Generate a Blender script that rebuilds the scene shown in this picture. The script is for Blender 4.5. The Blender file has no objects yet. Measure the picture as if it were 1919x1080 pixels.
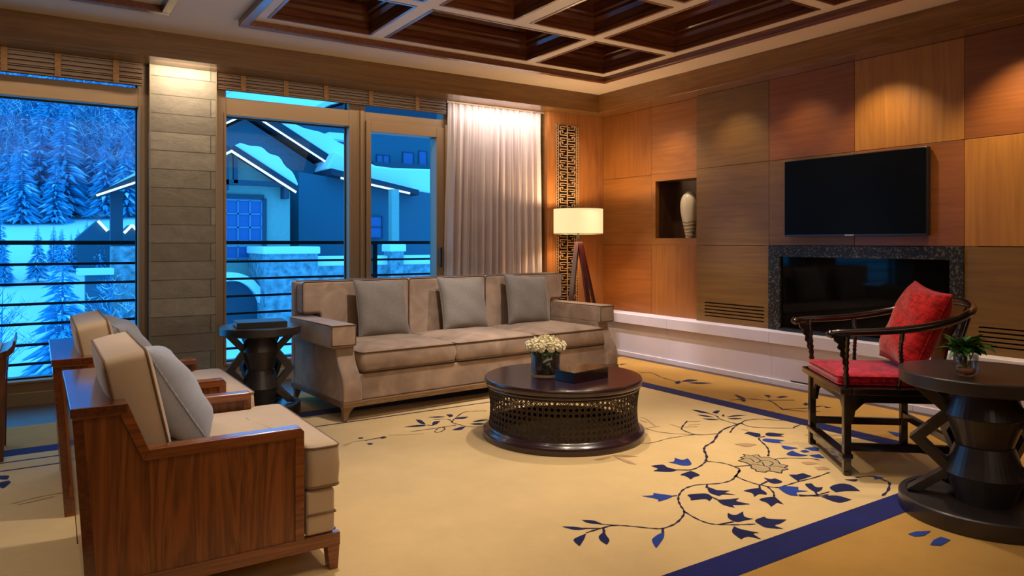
import bpy, bmesh, math, random
from mathutils import Vector, Matrix
random.seed(7)
SC = bpy.context.scene
COL = SC.collection
PI = math.pi

# ------------------------------------------------------------------ camera numbers
F, HZ, CX, EYE = 1357.0, 454.0, 960.0, 1.2
YAW = math.radians(33.26)
SY, CY = math.sin(YAW), math.cos(YAW)
def at(x, y, Y):                      # photo point -> place on the upright plane at depth Y
    t = (x-CX)/F; d = Y/(CY-SY*t)
    return Vector((d*(SY+CY*t), Y, EYE-(y-HZ)*d/F))
def onfloor(x, y, z=0.0):             # photo point -> place on the floor
    d = F*(EYE-z)/(y-HZ); t = (x-CX)/F
    return Vector((d*(SY+CY*t), d*(CY-SY*t), z))

# ------------------------------------------------------------------ colour / materials
def lin(c):
    return tuple(((v/255)/12.92 if v/255 <= .04045 else ((v/255+.055)/1.055)**2.4) for v in c)
def new_mat(name):
    m = bpy.data.materials.new(name); m.use_nodes = True
    nt = m.node_tree; b = nt.nodes['Principled BSDF']
    return m, nt, b
def simple(name, c, rough=.5, metal=0, coat=0, sheen=0, bump=0, bscale=200, var=0, vscale=6, spec=.5, emit=None, estr=0):
    m, nt, b = new_mat(name); L = nt.links
    col = (*lin(c), 1)
    b.inputs['Base Color'].default_value = col
    b.inputs['Roughness'].default_value = rough
    b.inputs['Metallic'].default_value = metal
    b.inputs['Coat Weight'].default_value = coat
    b.inputs['Coat Roughness'].default_value = .12
    b.inputs['Sheen Weight'].default_value = sheen
    b.inputs['Sheen Roughness'].default_value = .4
    b.inputs['Specular IOR Level'].default_value = spec
    if emit:
        b.inputs['Emission Color'].default_value = (*lin(emit), 1); b.inputs['Emission Strength'].default_value = estr
    tc = nt.nodes.new('ShaderNodeTexCoord')
    if var:
        n = nt.nodes.new('ShaderNodeTexNoise'); n.inputs['Scale'].default_value = vscale; n.inputs['Detail'].default_value = 5
        L.new(tc.outputs['Object'], n.inputs['Vector'])
        r = nt.nodes.new('ShaderNodeValToRGB')
        r.color_ramp.elements[0].position = .3; r.color_ramp.elements[1].position = .7
        r.color_ramp.elements[0].color = (*[v*(1-var) for v in col[:3]], 1)
        r.color_ramp.elements[1].color = (*[min(1, v*(1+var)) for v in col[:3]], 1)
        L.new(n.outputs['Fac'], r.inputs['Fac']); L.new(r.outputs['Color'], b.inputs['Base Color'])
    if bump:
        n = nt.nodes.new('ShaderNodeTexNoise'); n.inputs['Scale'].default_value = bscale; n.inputs['Detail'].default_value = 3
        L.new(tc.outputs['Object'], n.inputs['Vector'])
        bp = nt.nodes.new('ShaderNodeBump'); bp.inputs['Strength'].default_value = bump; bp.inputs['Distance'].default_value = .004
        L.new(n.outputs['Fac'], bp.inputs['Height']); L.new(bp.outputs['Normal'], b.inputs['Normal'])
    return m
def wood(name, dark, light, grain='Z', rough=.35, coat=.3, freq=1.0, figure=.5, bump=.08, mid=None):
    """grain runs along the given object axis"""
    m, nt, b = new_mat(name); L = nt.links
    tc = nt.nodes.new('ShaderNodeTexCoord')
    mp = nt.nodes.new('ShaderNodeMapping')
    s = {'X': (.9, 9, 9), 'Y': (9, .9, 9), 'Z': (9, 9, .9)}[grain]
    mp.inputs['Scale'].default_value = [v*freq for v in s]
    oi = nt.nodes.new('ShaderNodeObjectInfo')
    add = nt.nodes.new('ShaderNodeVectorMath'); add.operation = 'ADD'
    mu = nt.nodes.new('ShaderNodeMath'); mu.operation = 'MULTIPLY'; mu.inputs[1].default_value = 23
    L.new(oi.outputs['Random'], mu.inputs[0]); L.new(tc.outputs['Object'], add.inputs[0]); L.new(mu.outputs[0], add.inputs[1])
    L.new(add.outputs[0], mp.inputs['Vector'])
    n1 = nt.nodes.new('ShaderNodeTexNoise'); n1.inputs['Scale'].default_value = 1.0; n1.inputs['Detail'].default_value = 4; n1.inputs['Distortion'].default_value = 1.2
    L.new(mp.outputs[0], n1.inputs['Vector'])
    mp2 = nt.nodes.new('ShaderNodeMapping'); mp2.inputs['Scale'].default_value = [v*freq*(9 if v > 1 else 3) for v in s]
    L.new(add.outputs[0], mp2.inputs['Vector'])
    n2 = nt.nodes.new('ShaderNodeTexNoise'); n2.inputs['Scale'].default_value = 1.0; n2.inputs['Detail'].default_value = 6
    L.new(mp2.outputs[0], n2.inputs['Vector'])
    # ring-like figure
    sc_ = nt.nodes.new('ShaderNodeMath'); sc_.operation = 'MULTIPLY'; sc_.inputs[1].default_value = 7
    L.new(n1.outputs['Fac'], sc_.inputs[0])
    pp = nt.nodes.new('ShaderNodeMath'); pp.operation = 'PINGPONG'; pp.inputs[1].default_value = .5
    L.new(sc_.outputs[0], pp.inputs[0])
    mx = nt.nodes.new('ShaderNodeMath'); mx.operation = 'MULTIPLY_ADD'; mx.inputs[1].default_value = figure
    L.new(pp.outputs[0], mx.inputs[0])
    m2 = nt.nodes.new('ShaderNodeMath'); m2.operation = 'MULTIPLY'; m2.inputs[1].default_value = .75
    L.new(n2.outputs['Fac'], m2.inputs[0]); L.new(m2.outputs[0], mx.inputs[2])
    r = nt.nodes.new('ShaderNodeValToRGB')
    r.color_ramp.elements[0].position = .22; r.color_ramp.elements[1].position = .72
    r.color_ramp.elements[0].color = (*lin(dark), 1); r.color_ramp.elements[1].color = (*lin(light), 1)
    L.new(mx.outputs[0], r.inputs['Fac']); L.new(r.outputs['Color'], b.inputs['Base Color'])
    b.inputs['Roughness'].default_value = rough
    b.inputs['Coat Weight'].default_value = coat; b.inputs['Coat Roughness'].default_value = .15
    bp = nt.nodes.new('ShaderNodeBump'); bp.inputs['Strength'].default_value = bump; bp.inputs['Distance'].default_value = .002
    L.new(n2.outputs['Fac'], bp.inputs['Height']); L.new(bp.outputs['Normal'], b.inputs['Normal'])
    return m
def fabric(name, c, sheen=.4, weave=420, var=.12, vscale=5, bump=.25, rough=.9, velvet=False):
    m, nt, b = new_mat(name); L = nt.links
    tc = nt.nodes.new('ShaderNodeTexCoord')
    n = nt.nodes.new('ShaderNodeTexNoise'); n.inputs['Scale'].default_value = vscale; n.inputs['Detail'].default_value = 4
    n.inputs['Distortion'].default_value = .8
    L.new(tc.outputs['Object'], n.inputs['Vector'])
    w1 = nt.nodes.new('ShaderNodeTexNoise'); w1.inputs['Scale'].default_value = weave; w1.inputs['Detail'].default_value = 2
    L.new(tc.outputs['Object'], w1.inputs['Vector'])
    mpx = nt.nodes.new('ShaderNodeMapping'); mpx.inputs['Scale'].default_value = (weave*.06, weave*.06, weave*.9)
    L.new(tc.outputs['Object'], mpx.inputs['Vector'])
    w2 = nt.nodes.new('ShaderNodeTexNoise'); w2.inputs['Scale'].default_value = 1; w2.inputs['Detail'].default_value = 2
    L.new(mpx.outputs[0], w2.inputs['Vector'])
    ad = nt.nodes.new('ShaderNodeMath'); ad.operation = 'ADD'
    L.new(n.outputs['Fac'], ad.inputs[0])
    sub = nt.nodes.new('ShaderNodeMath'); sub.operation = 'MULTIPLY_ADD'; sub.inputs[1].default_value = .0 if velvet else .6; sub.inputs[2].default_value = .0 if velvet else -.3
    L.new(w2.outputs['Fac'], sub.inputs[0]); L.new(sub.outputs[0], ad.inputs[1])
    r = nt.nodes.new('ShaderNodeValToRGB')
    base = lin(c)
    r.color_ramp.elements[0].position = .3; r.color_ramp.elements[1].position = .7
    r.color_ramp.elements[0].color = (*[v*(1-var) for v in base], 1); r.color_ramp.elements[1].color = (*[min(1, v*(1+var)) for v in base], 1)
    L.new(ad.outputs[0], r.inputs['Fac']); L.new(r.outputs['Color'], b.inputs['Base Color'])
    b.inputs['Roughness'].default_value = rough; b.inputs['Sheen Weight'].default_value = sheen; b.inputs['Sheen Roughness'].default_value = .35
    b.inputs['Specular IOR Level'].default_value = .2
    bp = nt.nodes.new('ShaderNodeBump'); bp.inputs['Strength'].default_value = bump; bp.inputs['Distance'].default_value = .002
    L.new(w1.outputs['Fac'], bp.inputs['Height']); L.new(bp.outputs['Normal'], b.inputs['Normal'])
    return m
def glass(name, tint=(1, 1, 1), gloss=.08, rough=0.0):
    m, nt, b = new_mat(name); nt.nodes.remove(b); L = nt.links
    out = [n for n in nt.nodes if n.type == 'OUTPUT_MATERIAL'][0]
    tr = nt.nodes.new('ShaderNodeBsdfTransparent'); tr.inputs[0].default_value = (*tint, 1)
    gl = nt.nodes.new('ShaderNodeBsdfGlossy'); gl.inputs['Roughness'].default_value = rough
    mx = nt.nodes.new('ShaderNodeMixShader')
    lw = nt.nodes.new('ShaderNodeLayerWeight'); lw.inputs['Blend'].default_value = .25
    mm = nt.nodes.new('ShaderNodeMath'); mm.operation = 'MULTIPLY_ADD'; mm.inputs[1].default_value = .07 if gloss < .03 else .5; mm.inputs[2].default_value = gloss*.3
    L.new(lw.outputs['Fresnel'], mm.inputs[0]); L.new(mm.outputs[0], mx.inputs[0])
    L.new(tr.outputs[0], mx.inputs[1]); L.new(gl.outputs[0], mx.inputs[2]); L.new(mx.outputs[0], out.inputs[0])
    return m

M = {}
# room
M['panel_v'] = wood('oak_panel_upright', (122, 70, 22), (150, 92, 32), 'Z', .45, .12, .5, .35)
M['panel_h'] = wood('oak_panel_level', (124, 72, 24), (150, 94, 34), 'Y', .45, .12, .5, .35)
M['panel_dark'] = wood('oak_panel_smoked', (100, 68, 22), (124, 88, 30), 'Y', .5, .08, .5, .35)
M['panel_red'] = wood('oak_panel_reddish', (118, 64, 22), (142, 82, 30), 'Y', .45, .1, .5, .35)
M['panel_gold'] = wood('oak_panel_golden', (150, 94, 32), (176, 118, 44), 'Z', .45, .12, .5, .35)
M['panel_back'] = wood('oak_panel_beside_curtain', (132, 78, 36), (170, 110, 58), 'Z', .38, .3, .5, .35)
M['cornice'] = wood('oak_cornice', (100, 68, 34), (132, 94, 50), 'X', .34, .3, .6, .35)
M['cornice_y'] = wood('oak_cornice_side', (108, 72, 34), (142, 98, 52), 'Y', .26, .4, .6, .35)
M['coffer'] = wood('dark_coffer_timber', (62, 28, 12), (122, 64, 30), 'X', .3, .35, 1.0, .3)
M['coffer_y'] = wood('dark_coffer_timber_y', (66, 30, 13), (128, 68, 32), 'Y', .3, .35, 1.0, .3)
M['ceiling'] = simple('ceiling_plaster', (226, 204, 176), .75, var=.04, vscale=1.5)
M['beam_white'] = simple('cream_painted_grid', (228, 208, 180), .55)
M['frame'] = simple('bronze_aluminium', (150, 122, 92), .45, .1)
M['frame_dark'] = simple('shadow_gap_black', (22, 18, 16), .6)
M['ledge'] = simple('pale_ledge_stone', (226, 218, 226), .32, var=.05, vscale=2.5, coat=.1)
M['floorwood'] = wood('dark_floor_timber', (52, 34, 20), (92, 62, 36), 'X', .4, .2, .7)
M['base_light'] = simple('pale_skirting_stone', (150, 132, 104), .5, var=.08)
M['wall_plain'] = simple('warm_wallcovering', (150, 120, 86), .8)
M['curtain'] = fabric('sheer_curtain', (206, 192, 190), .3, 700, .06, 3, .1)
M['bamboo'] = wood('bamboo_blind', (58, 38, 22), (100, 70, 44), 'X', .6, .0, 6.0, .3, .3)
M['cord'] = fabric('blind_tape', (104, 74, 46), .2, 300, .3, 90)
M['lattice'] = simple('bronze_fretwork', (186, 146, 104), .35, .1)
M['recess'] = simple('dark_recess', (26, 14, 9), .8)
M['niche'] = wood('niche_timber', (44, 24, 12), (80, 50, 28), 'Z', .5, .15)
M['granite'] = None
# furniture
M['rosewood'] = wood('rosewood_side', (84, 42, 18), (150, 86, 40), 'Z', .3, .3, .8, .7, .03)
M['rosewood_x'] = wood('rosewood_rail', (104, 54, 24), (164, 96, 48), 'X', .24, .55, 1.2, .3, .04)
M['rosewood_y'] = wood('rosewood_cap', (74, 34, 16), (120, 62, 32), 'Y', .14, .8, 1.2, .3, .03)
M['velvet'] = fabric('taupe_velvet', (162, 138, 118), .7, 300, .28, 5.5, .12, .8, True)
M['velvet_dark'] = fabric('taupe_velvet_piping', (92, 66, 48), .3, 300, .1)
M['linen'] = fabric('sand_linen', (204, 180, 152), .3, 520, .05, 3)
M['linen_dark'] = fabric('sand_linen_piping', (132, 106, 80), .2, 520, .05)
M['greylinen'] = fabric('grey_linen', (130, 123, 116), .3, 420, .10, 90, .5)
M['bluegrey'] = fabric('blue_grey_cotton', (166, 170, 180), .3, 420, .08, 6)
M['red'] = fabric('crimson_chenille', (166, 20, 38), .5, 160, .55, 38, .8)
M['red_pillow'] = fabric('scarlet_chenille', (180, 26, 24), .5, 160, .5, 34, .8)
M['oakleg'] = wood('limed_oak_base', (96, 70, 44), (160, 124, 84), 'X', .45, .15, 1.4, .3)
M['ebony'] = simple('ebonised_wood', (30, 22, 20), .3, coat=.4, bump=.05, bscale=90, var=.2, vscale=12)
M['ebony_grey'] = simple('ebonised_wood_matt', (48, 42, 42), .38, coat=.25, bump=.05, bscale=120, var=.2, vscale=10)
M['lacquer'] = simple('aubergine_lacquer', (48, 27, 34), .26, coat=.5)
M['lacquerbox'] = simple('black_lacquer', (24, 14, 18), .14, coat=.8)
M['cane'] = simple('dark_woven_cane', (56, 38, 22), .55, bump=.1)
M['blackwood'] = simple('blackwood_polished', (26, 14, 12), .2, coat=.7)
M['gold'] = simple('gold_silk', (206, 170, 96), .45, .3, var=.2, vscale=14)
M['walnut'] = wood('stool_walnut', (70, 34, 16), (122, 68, 36), 'Z', .35, .3)
M['tv_black'] = simple('screen_black', (14, 14, 15), .28, spec=.05)
M['tv_edge'] = simple('screen_edge_silver', (70, 70, 74), .3, .8)
M['logo'] = simple('pale_lettering', (200, 200, 205), .4)
M['fireglass'] = simple('hearth_glass_black', (9, 8, 8), .045, spec=.16)
M['shade'] = None
M['porcelain'] = None
M['clear'] = glass('clear_glass', (.95, .97, .95), .15)
M['winglass'] = glass('window_glass', (.50, .84, 1.0), .02)  # blue tint puts the dusk light outside into the glass colour
M['leaf'] = simple('green_leaf', (58, 112, 44), .4, var=.4, vscale=25)
M['leaf_light'] = simple('young_leaf', (106, 138, 56), .45, var=.2, vscale=25)
M['leaf_wrap'] = simple('dark_leaf_lining', (22, 48, 22), .35, var=.3, vscale=30)
M['petal'] = simple('ivory_petal', (240, 230, 196), .7, var=.06, vscale=40)
M['water'] = simple('vase_stems', (60, 84, 44), .4, var=.5, vscale=60)
M['pebble'] = simple('amber_pebble', (206, 130, 90), .25, coat=.5)
M['paper'] = simple('book_paper', (214, 206, 200), .8)
M['bookcover'] = simple('book_cover_black', (30, 25, 25), .45)
# outside
M['snow'] = simple('snow', (236, 242, 250), .85, bump=.4, bscale=3)
M['conifer'] = simple('dusk_blue_conifer', (70, 166, 206), .9, var=.1, vscale=1)  # blue stands in for dusk haze over the trees
M['bark'] = simple('dusk_blue_bark', (76, 140, 180), .9, var=.3, vscale=4)  # dusk haze put into the bark colour as blue
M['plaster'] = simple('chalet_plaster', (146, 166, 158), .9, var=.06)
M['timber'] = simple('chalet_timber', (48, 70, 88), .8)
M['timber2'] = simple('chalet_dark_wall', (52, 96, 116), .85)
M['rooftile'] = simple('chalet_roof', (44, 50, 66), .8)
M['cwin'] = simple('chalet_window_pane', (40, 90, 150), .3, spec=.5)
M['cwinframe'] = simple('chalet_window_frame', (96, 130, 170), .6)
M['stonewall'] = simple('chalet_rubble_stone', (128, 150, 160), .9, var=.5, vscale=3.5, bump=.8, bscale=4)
M['led'] = simple('eaves_light_strip', (255, 214, 190), .5, emit=(255, 178, 150), estr=2.6)
M['railing'] = simple('railing_dark_metal', (14, 20, 34), .6, .2)
M['balcony'] = simple('balcony_paving', (110, 120, 130), .7, var=.1)

def mk_granite():
    m, nt, b = new_mat('black_marble'); L = nt.links
    tc = nt.nodes.new('ShaderNodeTexCoord')
    v = nt.nodes.new('ShaderNodeTexVoronoi'); v.inputs['Scale'].default_value = 26
    n = nt.nodes.new('ShaderNodeTexNoise'); n.inputs['Scale'].default_value = 60; n.inputs['Detail'].default_value = 10
    L.new(tc.outputs['Object'], v.inputs['Vector']); L.new(tc.outputs['Object'], n.inputs['Vector'])
    r = nt.nodes.new('ShaderNodeValToRGB'); e = r.color_ramp.elements
    e[0].position = .50; e[0].color = (*lin((34, 31, 28)), 1); e[1].position = .78; e[1].color = (*lin((120, 112, 100)), 1)
    L.new(n.outputs['Fac'], r.inputs['Fac']); L.new(r.outputs['Color'], b.inputs['Base Color'])
    b.inputs['Roughness'].default_value = .35; b.inputs['Specular IOR Level'].default_value = .25
    return m
M['granite'] = mk_granite()
def mk_slate():
    m, nt, b = new_mat('split_slate_tiles'); L = nt.links
    tc = nt.nodes.new('ShaderNodeTexCoord')
    mp = nt.nodes.new('ShaderNodeMapping'); mp.inputs['Rotation'].default_value = (math.radians(90), 0, 0)
    L.new(tc.outputs['Object'], mp.inputs['Vector'])
    br = nt.nodes.new('ShaderNodeTexBrick'); br.inputs['Scale'].default_value = 1.0
    br.inputs['Brick Width'].default_value = .74; br.inputs['Row Height'].default_value = .149; br.inputs['Mortar Size'].default_value = .0035
    br.inputs['Bias'].default_value = 0; br.offset = .37
    br.inputs['Color1'].default_value = (*lin((176, 168, 156)), 1); br.inputs['Color2'].default_value = (*lin((142, 134, 122)), 1)
    br.inputs['Mortar'].default_value = (*lin((100, 92, 78)), 1)
    L.new(mp.outputs[0], br.inputs['Vector'])
    mp2 = nt.nodes.new('ShaderNodeMapping'); mp2.inputs['Scale'].default_value = (4, 4, 7); mp2.inputs['Rotation'].default_value = (0, .35, 0)
    L.new(tc.outputs['Object'], mp2.inputs['Vector'])
    n = nt.nodes.new('ShaderNodeTexNoise'); n.inputs['Scale'].default_value = 2; n.inputs['Detail'].default_value = 12; n.inputs['Roughness'].default_value = .7; n.inputs['Distortion'].default_value = .5
    L.new(mp2.outputs[0], n.inputs['Vector'])
    r = nt.nodes.new('ShaderNodeValToRGB'); r.color_ramp.elements[0].position = .3; r.color_ramp.elements[1].position = .7
    r.color_ramp.elements[0].color = (.74, .73, .72, 1); r.color_ramp.elements[1].color = (1.08, 1.06, 1.02, 1)
    L.new(n.outputs['Fac'], r.inputs['Fac'])
    mx = nt.nodes.new('ShaderNodeMix'); mx.data_type = 'RGBA'; mx.blend_type = 'MULTIPLY'; mx.inputs[0].default_value = .9
    L.new(br.outputs['Color'], mx.inputs[6]); L.new(r.outputs['Color'], mx.inputs[7]); L.new(mx.outputs[2], b.inputs['Base Color'])
    b.inputs['Roughness'].default_value = .7
    bp = nt.nodes.new('ShaderNodeBump'); bp.inputs['Strength'].default_value = .6; bp.inputs['Distance'].default_value = .01
    L.new(n.outputs['Fac'], bp.inputs['Height']); L.new(bp.outputs['Normal'], b.inputs['Normal'])
    return m
M['slate'] = mk_slate()
def mk_shade():
    m, nt, b = new_mat('lit_lampshade_linen'); L = nt.links
    b.inputs['Base Color'].default_value = (*lin((236, 214, 160)), 1); b.inputs['Roughness'].default_value = .9
    b.inputs['Emission Color'].default_value = (*lin((255, 220, 162)), 1); b.inputs['Emission Strength'].default_value = .72
    return m
M['shade'] = mk_shade()
def mk_porcelain():
    m, nt, b = new_mat('marbled_ceramic'); L = nt.links
    tc = nt.nodes.new('ShaderNodeTexCoord'); sp = nt.nodes.new('ShaderNodeSeparateXYZ'); L.new(tc.outputs['Object'], sp.inputs[0])
    w = nt.nodes.new('ShaderNodeTexWave'); w.inputs['Scale'].default_value = 9; w.inputs['Distortion'].default_value = 6; w.bands_direction = 'Z'
    L.new(tc.outputs['Object'], w.inputs['Vector'])
    n = nt.nodes.new('ShaderNodeTexNoise'); n.inputs['Scale'].default_value = 9; L.new(tc.outputs['Object'], n.inputs['Vector'])
    ad = nt.nodes.new('ShaderNodeMath'); ad.operation = 'MULTIPLY_ADD'; ad.inputs[1].default_value = .14; L.new(n.outputs['Fac'], ad.inputs[0]); L.new(sp.outputs['Z'], ad.inputs[2])
    lt = nt.nodes.new('ShaderNodeMath'); lt.operation = 'LESS_THAN'; lt.inputs[1].default_value = .25; L.new(ad.outputs[0], lt.inputs[0])
    mu = nt.nodes.new('ShaderNodeMath'); mu.operation = 'MULTIPLY'; L.new(lt.outputs[0], mu.inputs[0]); L.new(w.outputs['Fac'], mu.inputs[1])
    mx = nt.nodes.new('ShaderNodeMix'); mx.data_type = 'RGBA'
    mx.inputs[6].default_value = (*lin((222, 212, 192)), 1); mx.inputs[7].default_value = (*lin((140, 124, 92)), 1)
    L.new(mu.outputs[0], mx.inputs[0]); L.new(mx.outputs[2], b.inputs['Base Color']); b.inputs['Roughness'].default_value = .3
    return m
M['porcelain'] = mk_porcelain()
def carpetmat(name, c, var=.1):
    m, nt, b = new_mat(name); L = nt.links
    tc = nt.nodes.new('ShaderNodeTexCoord')
    n = nt.nodes.new('ShaderNodeTexNoise'); n.inputs['Scale'].default_value = 3.5; n.inputs['Detail'].default_value = 7; n.inputs['Roughness'].default_value = .65
    L.new(tc.outputs['Object'], n.inputs['Vector'])
    f = nt.nodes.new('ShaderNodeTexNoise'); f.inputs['Scale'].default_value = 260; f.inputs['Detail'].default_value = 2
    L.new(tc.outputs['Object'], f.inputs['Vector'])
    r = nt.nodes.new('ShaderNodeValToRGB'); base = lin(c); r.color_ramp.elements[0].position = .3; r.color_ramp.elements[1].position = .72
    r.color_ramp.elements[0].color = (*[v*(1-var) for v in base], 1); r.color_ramp.elements[1].color = (*[min(1, v*(1+var)) for v in base], 1)
    L.new(n.outputs['Fac'], r.inputs['Fac']); L.new(r.outputs['Color'], b.inputs['Base Color'])
    b.inputs['Roughness'].default_value = .95; b.inputs['Sheen Weight'].default_value = .15; b.inputs['Specular IOR Level'].default_value = .1
    bp = nt.nodes.new('ShaderNodeBump'); bp.inputs['Strength'].default_value = .5; bp.inputs['Distance'].default_value = .004
    L.new(f.outputs['Fac'], bp.inputs['Height']); L.new(bp.outputs['Normal'], b.inputs['Normal'])
    return m
M['c_field'] = carpetmat('carpet_sand_field', (214, 184, 130), .07)
M['c_outer'] = carpetmat('carpet_gold_border', (184, 140, 66))
M['c_band'] = carpetmat('carpet_navy_band', (20, 26, 92), .35)
M['c_navy'] = carpetmat('carpet_navy_leaf', (18, 22, 74), .4)
M['c_blue'] = carpetmat('carpet_blue_leaf', (34, 62, 150), .4)
M['c_pale'] = carpetmat('carpet_rose_leaf', (184, 146, 108), .1)
M['c_flower'] = carpetmat('carpet_grey_flower', (176, 154, 112), .15)
M['c_stem'] = carpetmat('carpet_stem', (34, 28, 60), .3)

# ------------------------------------------------------------------ mesh helpers
class MB:
    def __init__(s): s.bm = bmesh.new(); s.mi = 0
    def _f(s, vs):
        try:
            f = s.bm.faces.new(vs); f.material_index = s.mi; return f
        except ValueError: return None
    def box(s, c, d, mat=None):
        c = Vector(c); vs = []
        for x in (-.5, .5):
            for y in (-.5, .5):
                for z in (-.5, .5):
                    p = Vector((x*d[0], y*d[1], z*d[2]))
                    if mat: p = mat @ p
                    vs.append(s.bm.verts.new(c+p))
        for q in ((0, 1, 3, 2), (4, 6, 7, 5), (0, 4, 5, 1), (2, 3, 7, 6), (0, 2, 6, 4), (1, 5, 7, 3)): s._f([vs[i] for i in q])
        return s
    def bb(s, x0, x1, y0, y1, z0, z1): return s.box(((x0+x1)/2, (y0+y1)/2, (z0+z1)/2), (abs(x1-x0), abs(y1-y0), abs(z1-z0)))
    def prism(s, pts, a0, a1, axis='Y'):
        """polygon pts (u,v) extruded from a0 to a1. axis Y: (x,z); X: (y,z); Z: (x,y)"""
        def P(p, a): return {'Y': (p[0], a, p[1]), 'X': (a, p[0], p[1]), 'Z': (p[0], p[1], a)}[axis]
        A = [s.bm.verts.new(P(p, a0)) for p in pts]; B = [s.bm.verts.new(P(p, a1)) for p in pts]
        n = len(pts)
        s._f(A[::-1]); s._f(B)
        for i in range(n): s._f([A[i], A[(i+1) % n], B[(i+1) % n], B[i]])
        return s
    def lathe(s, prof, seg=32, c=(0, 0, 0), closed=False):
        c = Vector(c); rings = []
        for r, z in prof:
            if r < 1e-6: rings.append([s.bm.verts.new(c+Vector((0, 0, z)))])
            else: rings.append([s.bm.verts.new(c+Vector((r*math.cos(2*PI*k/seg), r*math.sin(2*PI*k/seg), z))) for k in range(seg)])
        prs = list(zip(rings, rings[1:]))
        if closed: prs.append((rings[-1], rings[0]))
        for a, b in prs:
            for k in range(seg):
                k2 = (k+1) % seg
                if len(a) == 1 and len(b) == 1: continue
                if len(a) == 1: s._f([a[0], b[k2], b[k]])
                elif len(b) == 1: s._f([a[k], a[k2], b[0]])
                else: s._f([a[k], a[k2], b[k2], b[k]])
        return s
    def tube(s, pts, r, seg=8, closed=False, flat=1.0, up=None):
        pts = [Vector(p) for p in pts]; n = len(pts)
        rr = r if isinstance(r, (list, tuple)) else [r]*n
        rings = []; prev = None
        for i in range(n):
            if closed: t = pts[(i+1) % n]-pts[i-1]
            else: t = pts[min(i+1, n-1)]-pts[max(i-1, 0)]
            t.normalize()
            ref = up or Vector((0, 0, 1))
            if abs(t.dot(ref)) > .97: ref = Vector((1, 0, 0)) if prev is None else prev
            u = t.cross(ref).normalized(); w = u.cross(t).normalized(); prev = u if abs(t.z) > .9 else prev
            rings.append([s.bm.verts.new(pts[i]+u*rr[i]*math.cos(2*PI*k/seg)+w*rr[i]*flat*math.sin(2*PI*k/seg)) for k in range(seg)])
        pr = list(zip(rings, rings[1:]))
        if closed: pr.append((rings[-1], rings[0]))
        for a, b in pr:
            for k in range(seg): s._f([a[k], a[(k+1) % seg], b[(k+1) % seg], b[k]])
        if not closed: s._f(rings[0][::-1]); s._f(rings[-1])
        return s
    def bar(s, a, b, w, h, up=(0, 0, 1)):
        """rectangular bar from a to b: w across, h along up"""
        a = Vector(a); b = Vector(b); t = (b-a).normalized(); up = Vector(up)
        u = t.cross(up).normalized(); v = u.cross(t).normalized(); R = []
        for p in (a, b): R.append([s.bm.verts.new(p+u*w/2*i+v*h/2*j) for i, j in ((-1, -1), (1, -1), (1, 1), (-1, 1))])
        for k in range(4): s._f([R[0][k], R[0][(k+1) % 4], R[1][(k+1) % 4], R[1][k]])
        s._f(R[0][::-1]); s._f(R[1]); return s
    def poly(s, pts):
        return s._f([s.bm.verts.new(p) for p in pts])
    def cushion(s, outline, z0, z1, crown=.03, belly=.008, er=.018, bottom_crown=0.0):
        """outline: closed list (x,y), star-shaped about its centre"""
        cx = sum(p[0] for p in outline)/len(outline); cy = sum(p[1] for p in outline)/len(outline)
        def ring(k, z, off=0):
            out = []
            for x, y in outline:
                dx, dy = x-cx, y-cy; L = math.hypot(dx, dy)
                q = k+off/L
                out.append(s.bm.verts.new((cx+dx*q, cy+dy*q, z)))
            return out
        layers = []
        for k in (.15, .45, .75, .93): layers.append(ring(k, z0-bottom_crown*(1-k**3)))
        layers.append(ring(1, z0+er*.3, -er*.3)); layers.append(ring(1, z0+er, 0))
        layers.append(ring(1, (z0+z1)/2, belly))
        layers.append(ring(1, z1-er, 0)); layers.append(ring(1, z1-er*.3, -er*.3))
        for k in (.93, .8, .6, .4, .2, .08): layers.append(ring(k, z1+crown*(1-k**2.6)))
        n = len(outline)
        for a, b in zip(layers, layers[1:]):
            for i in range(n): s._f([a[i], a[(i+1) % n], b[(i+1) % n], b[i]])
        s._f(layers[0][::-1]); s._f(layers[-1]); return s
    def build(s, name, mats, parent=None, smooth=False, bevel=0, seg=2, sub=0, loc=None, rot=None):
        bm = s.bm
        bmesh.ops.recalc_face_normals(bm, faces=bm.faces)
        me = bpy.data.meshes.new(name); bm.to_mesh(me); bm.free()
        if not isinstance(mats, (list, tuple)): mats = [mats]
        for m in mats: me.materials.append(m)
        if smooth: me.polygons.foreach_set('use_smooth', [True]*len(me.polygons))
        o = bpy.data.objects.new(name, me); COL.objects.link(o)
        if parent: o.parent = parent
        if loc: o.location = loc
        if rot: o.rotation_euler = rot
        if bevel:
            b = o.modifiers.new('bevel', 'BEVEL'); b.width = bevel; b.segments = seg; b.limit_method = 'ANGLE'; b.angle_limit = math.radians(40)
            if smooth is False and seg > 1:
                me.polygons.foreach_set('use_smooth', [True]*len(me.polygons)); b.harden_normals = True
        if sub:
            q = o.modifiers.new('sub', 'SUBSURF'); q.levels = sub; q.render_levels = sub
        return o
def rrect(x0, x1, y0, y1, r=.03, n=5, dens=6):
    pts = []
    for cx, cy, a in ((x1-r, y1-r, 0), (x0+r, y1-r, 90), (x0+r, y0+r, 180), (x1-r, y0+r, 270)):
        for k in range(n+1):
            t = math.radians(a+90*k/n); pts.append((cx+r*math.cos(t), cy+r*math.sin(t)))
    out = []
    for i, p in enumerate(pts):
        q = pts[(i+1) % len(pts)]; out.append(p)
        if math.dist(p, q) > r*2:
            for k in range(1, dens): out.append((p[0]+(q[0]-p[0])*k/dens, p[1]+(q[1]-p[1])*k/dens))
    return out
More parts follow.
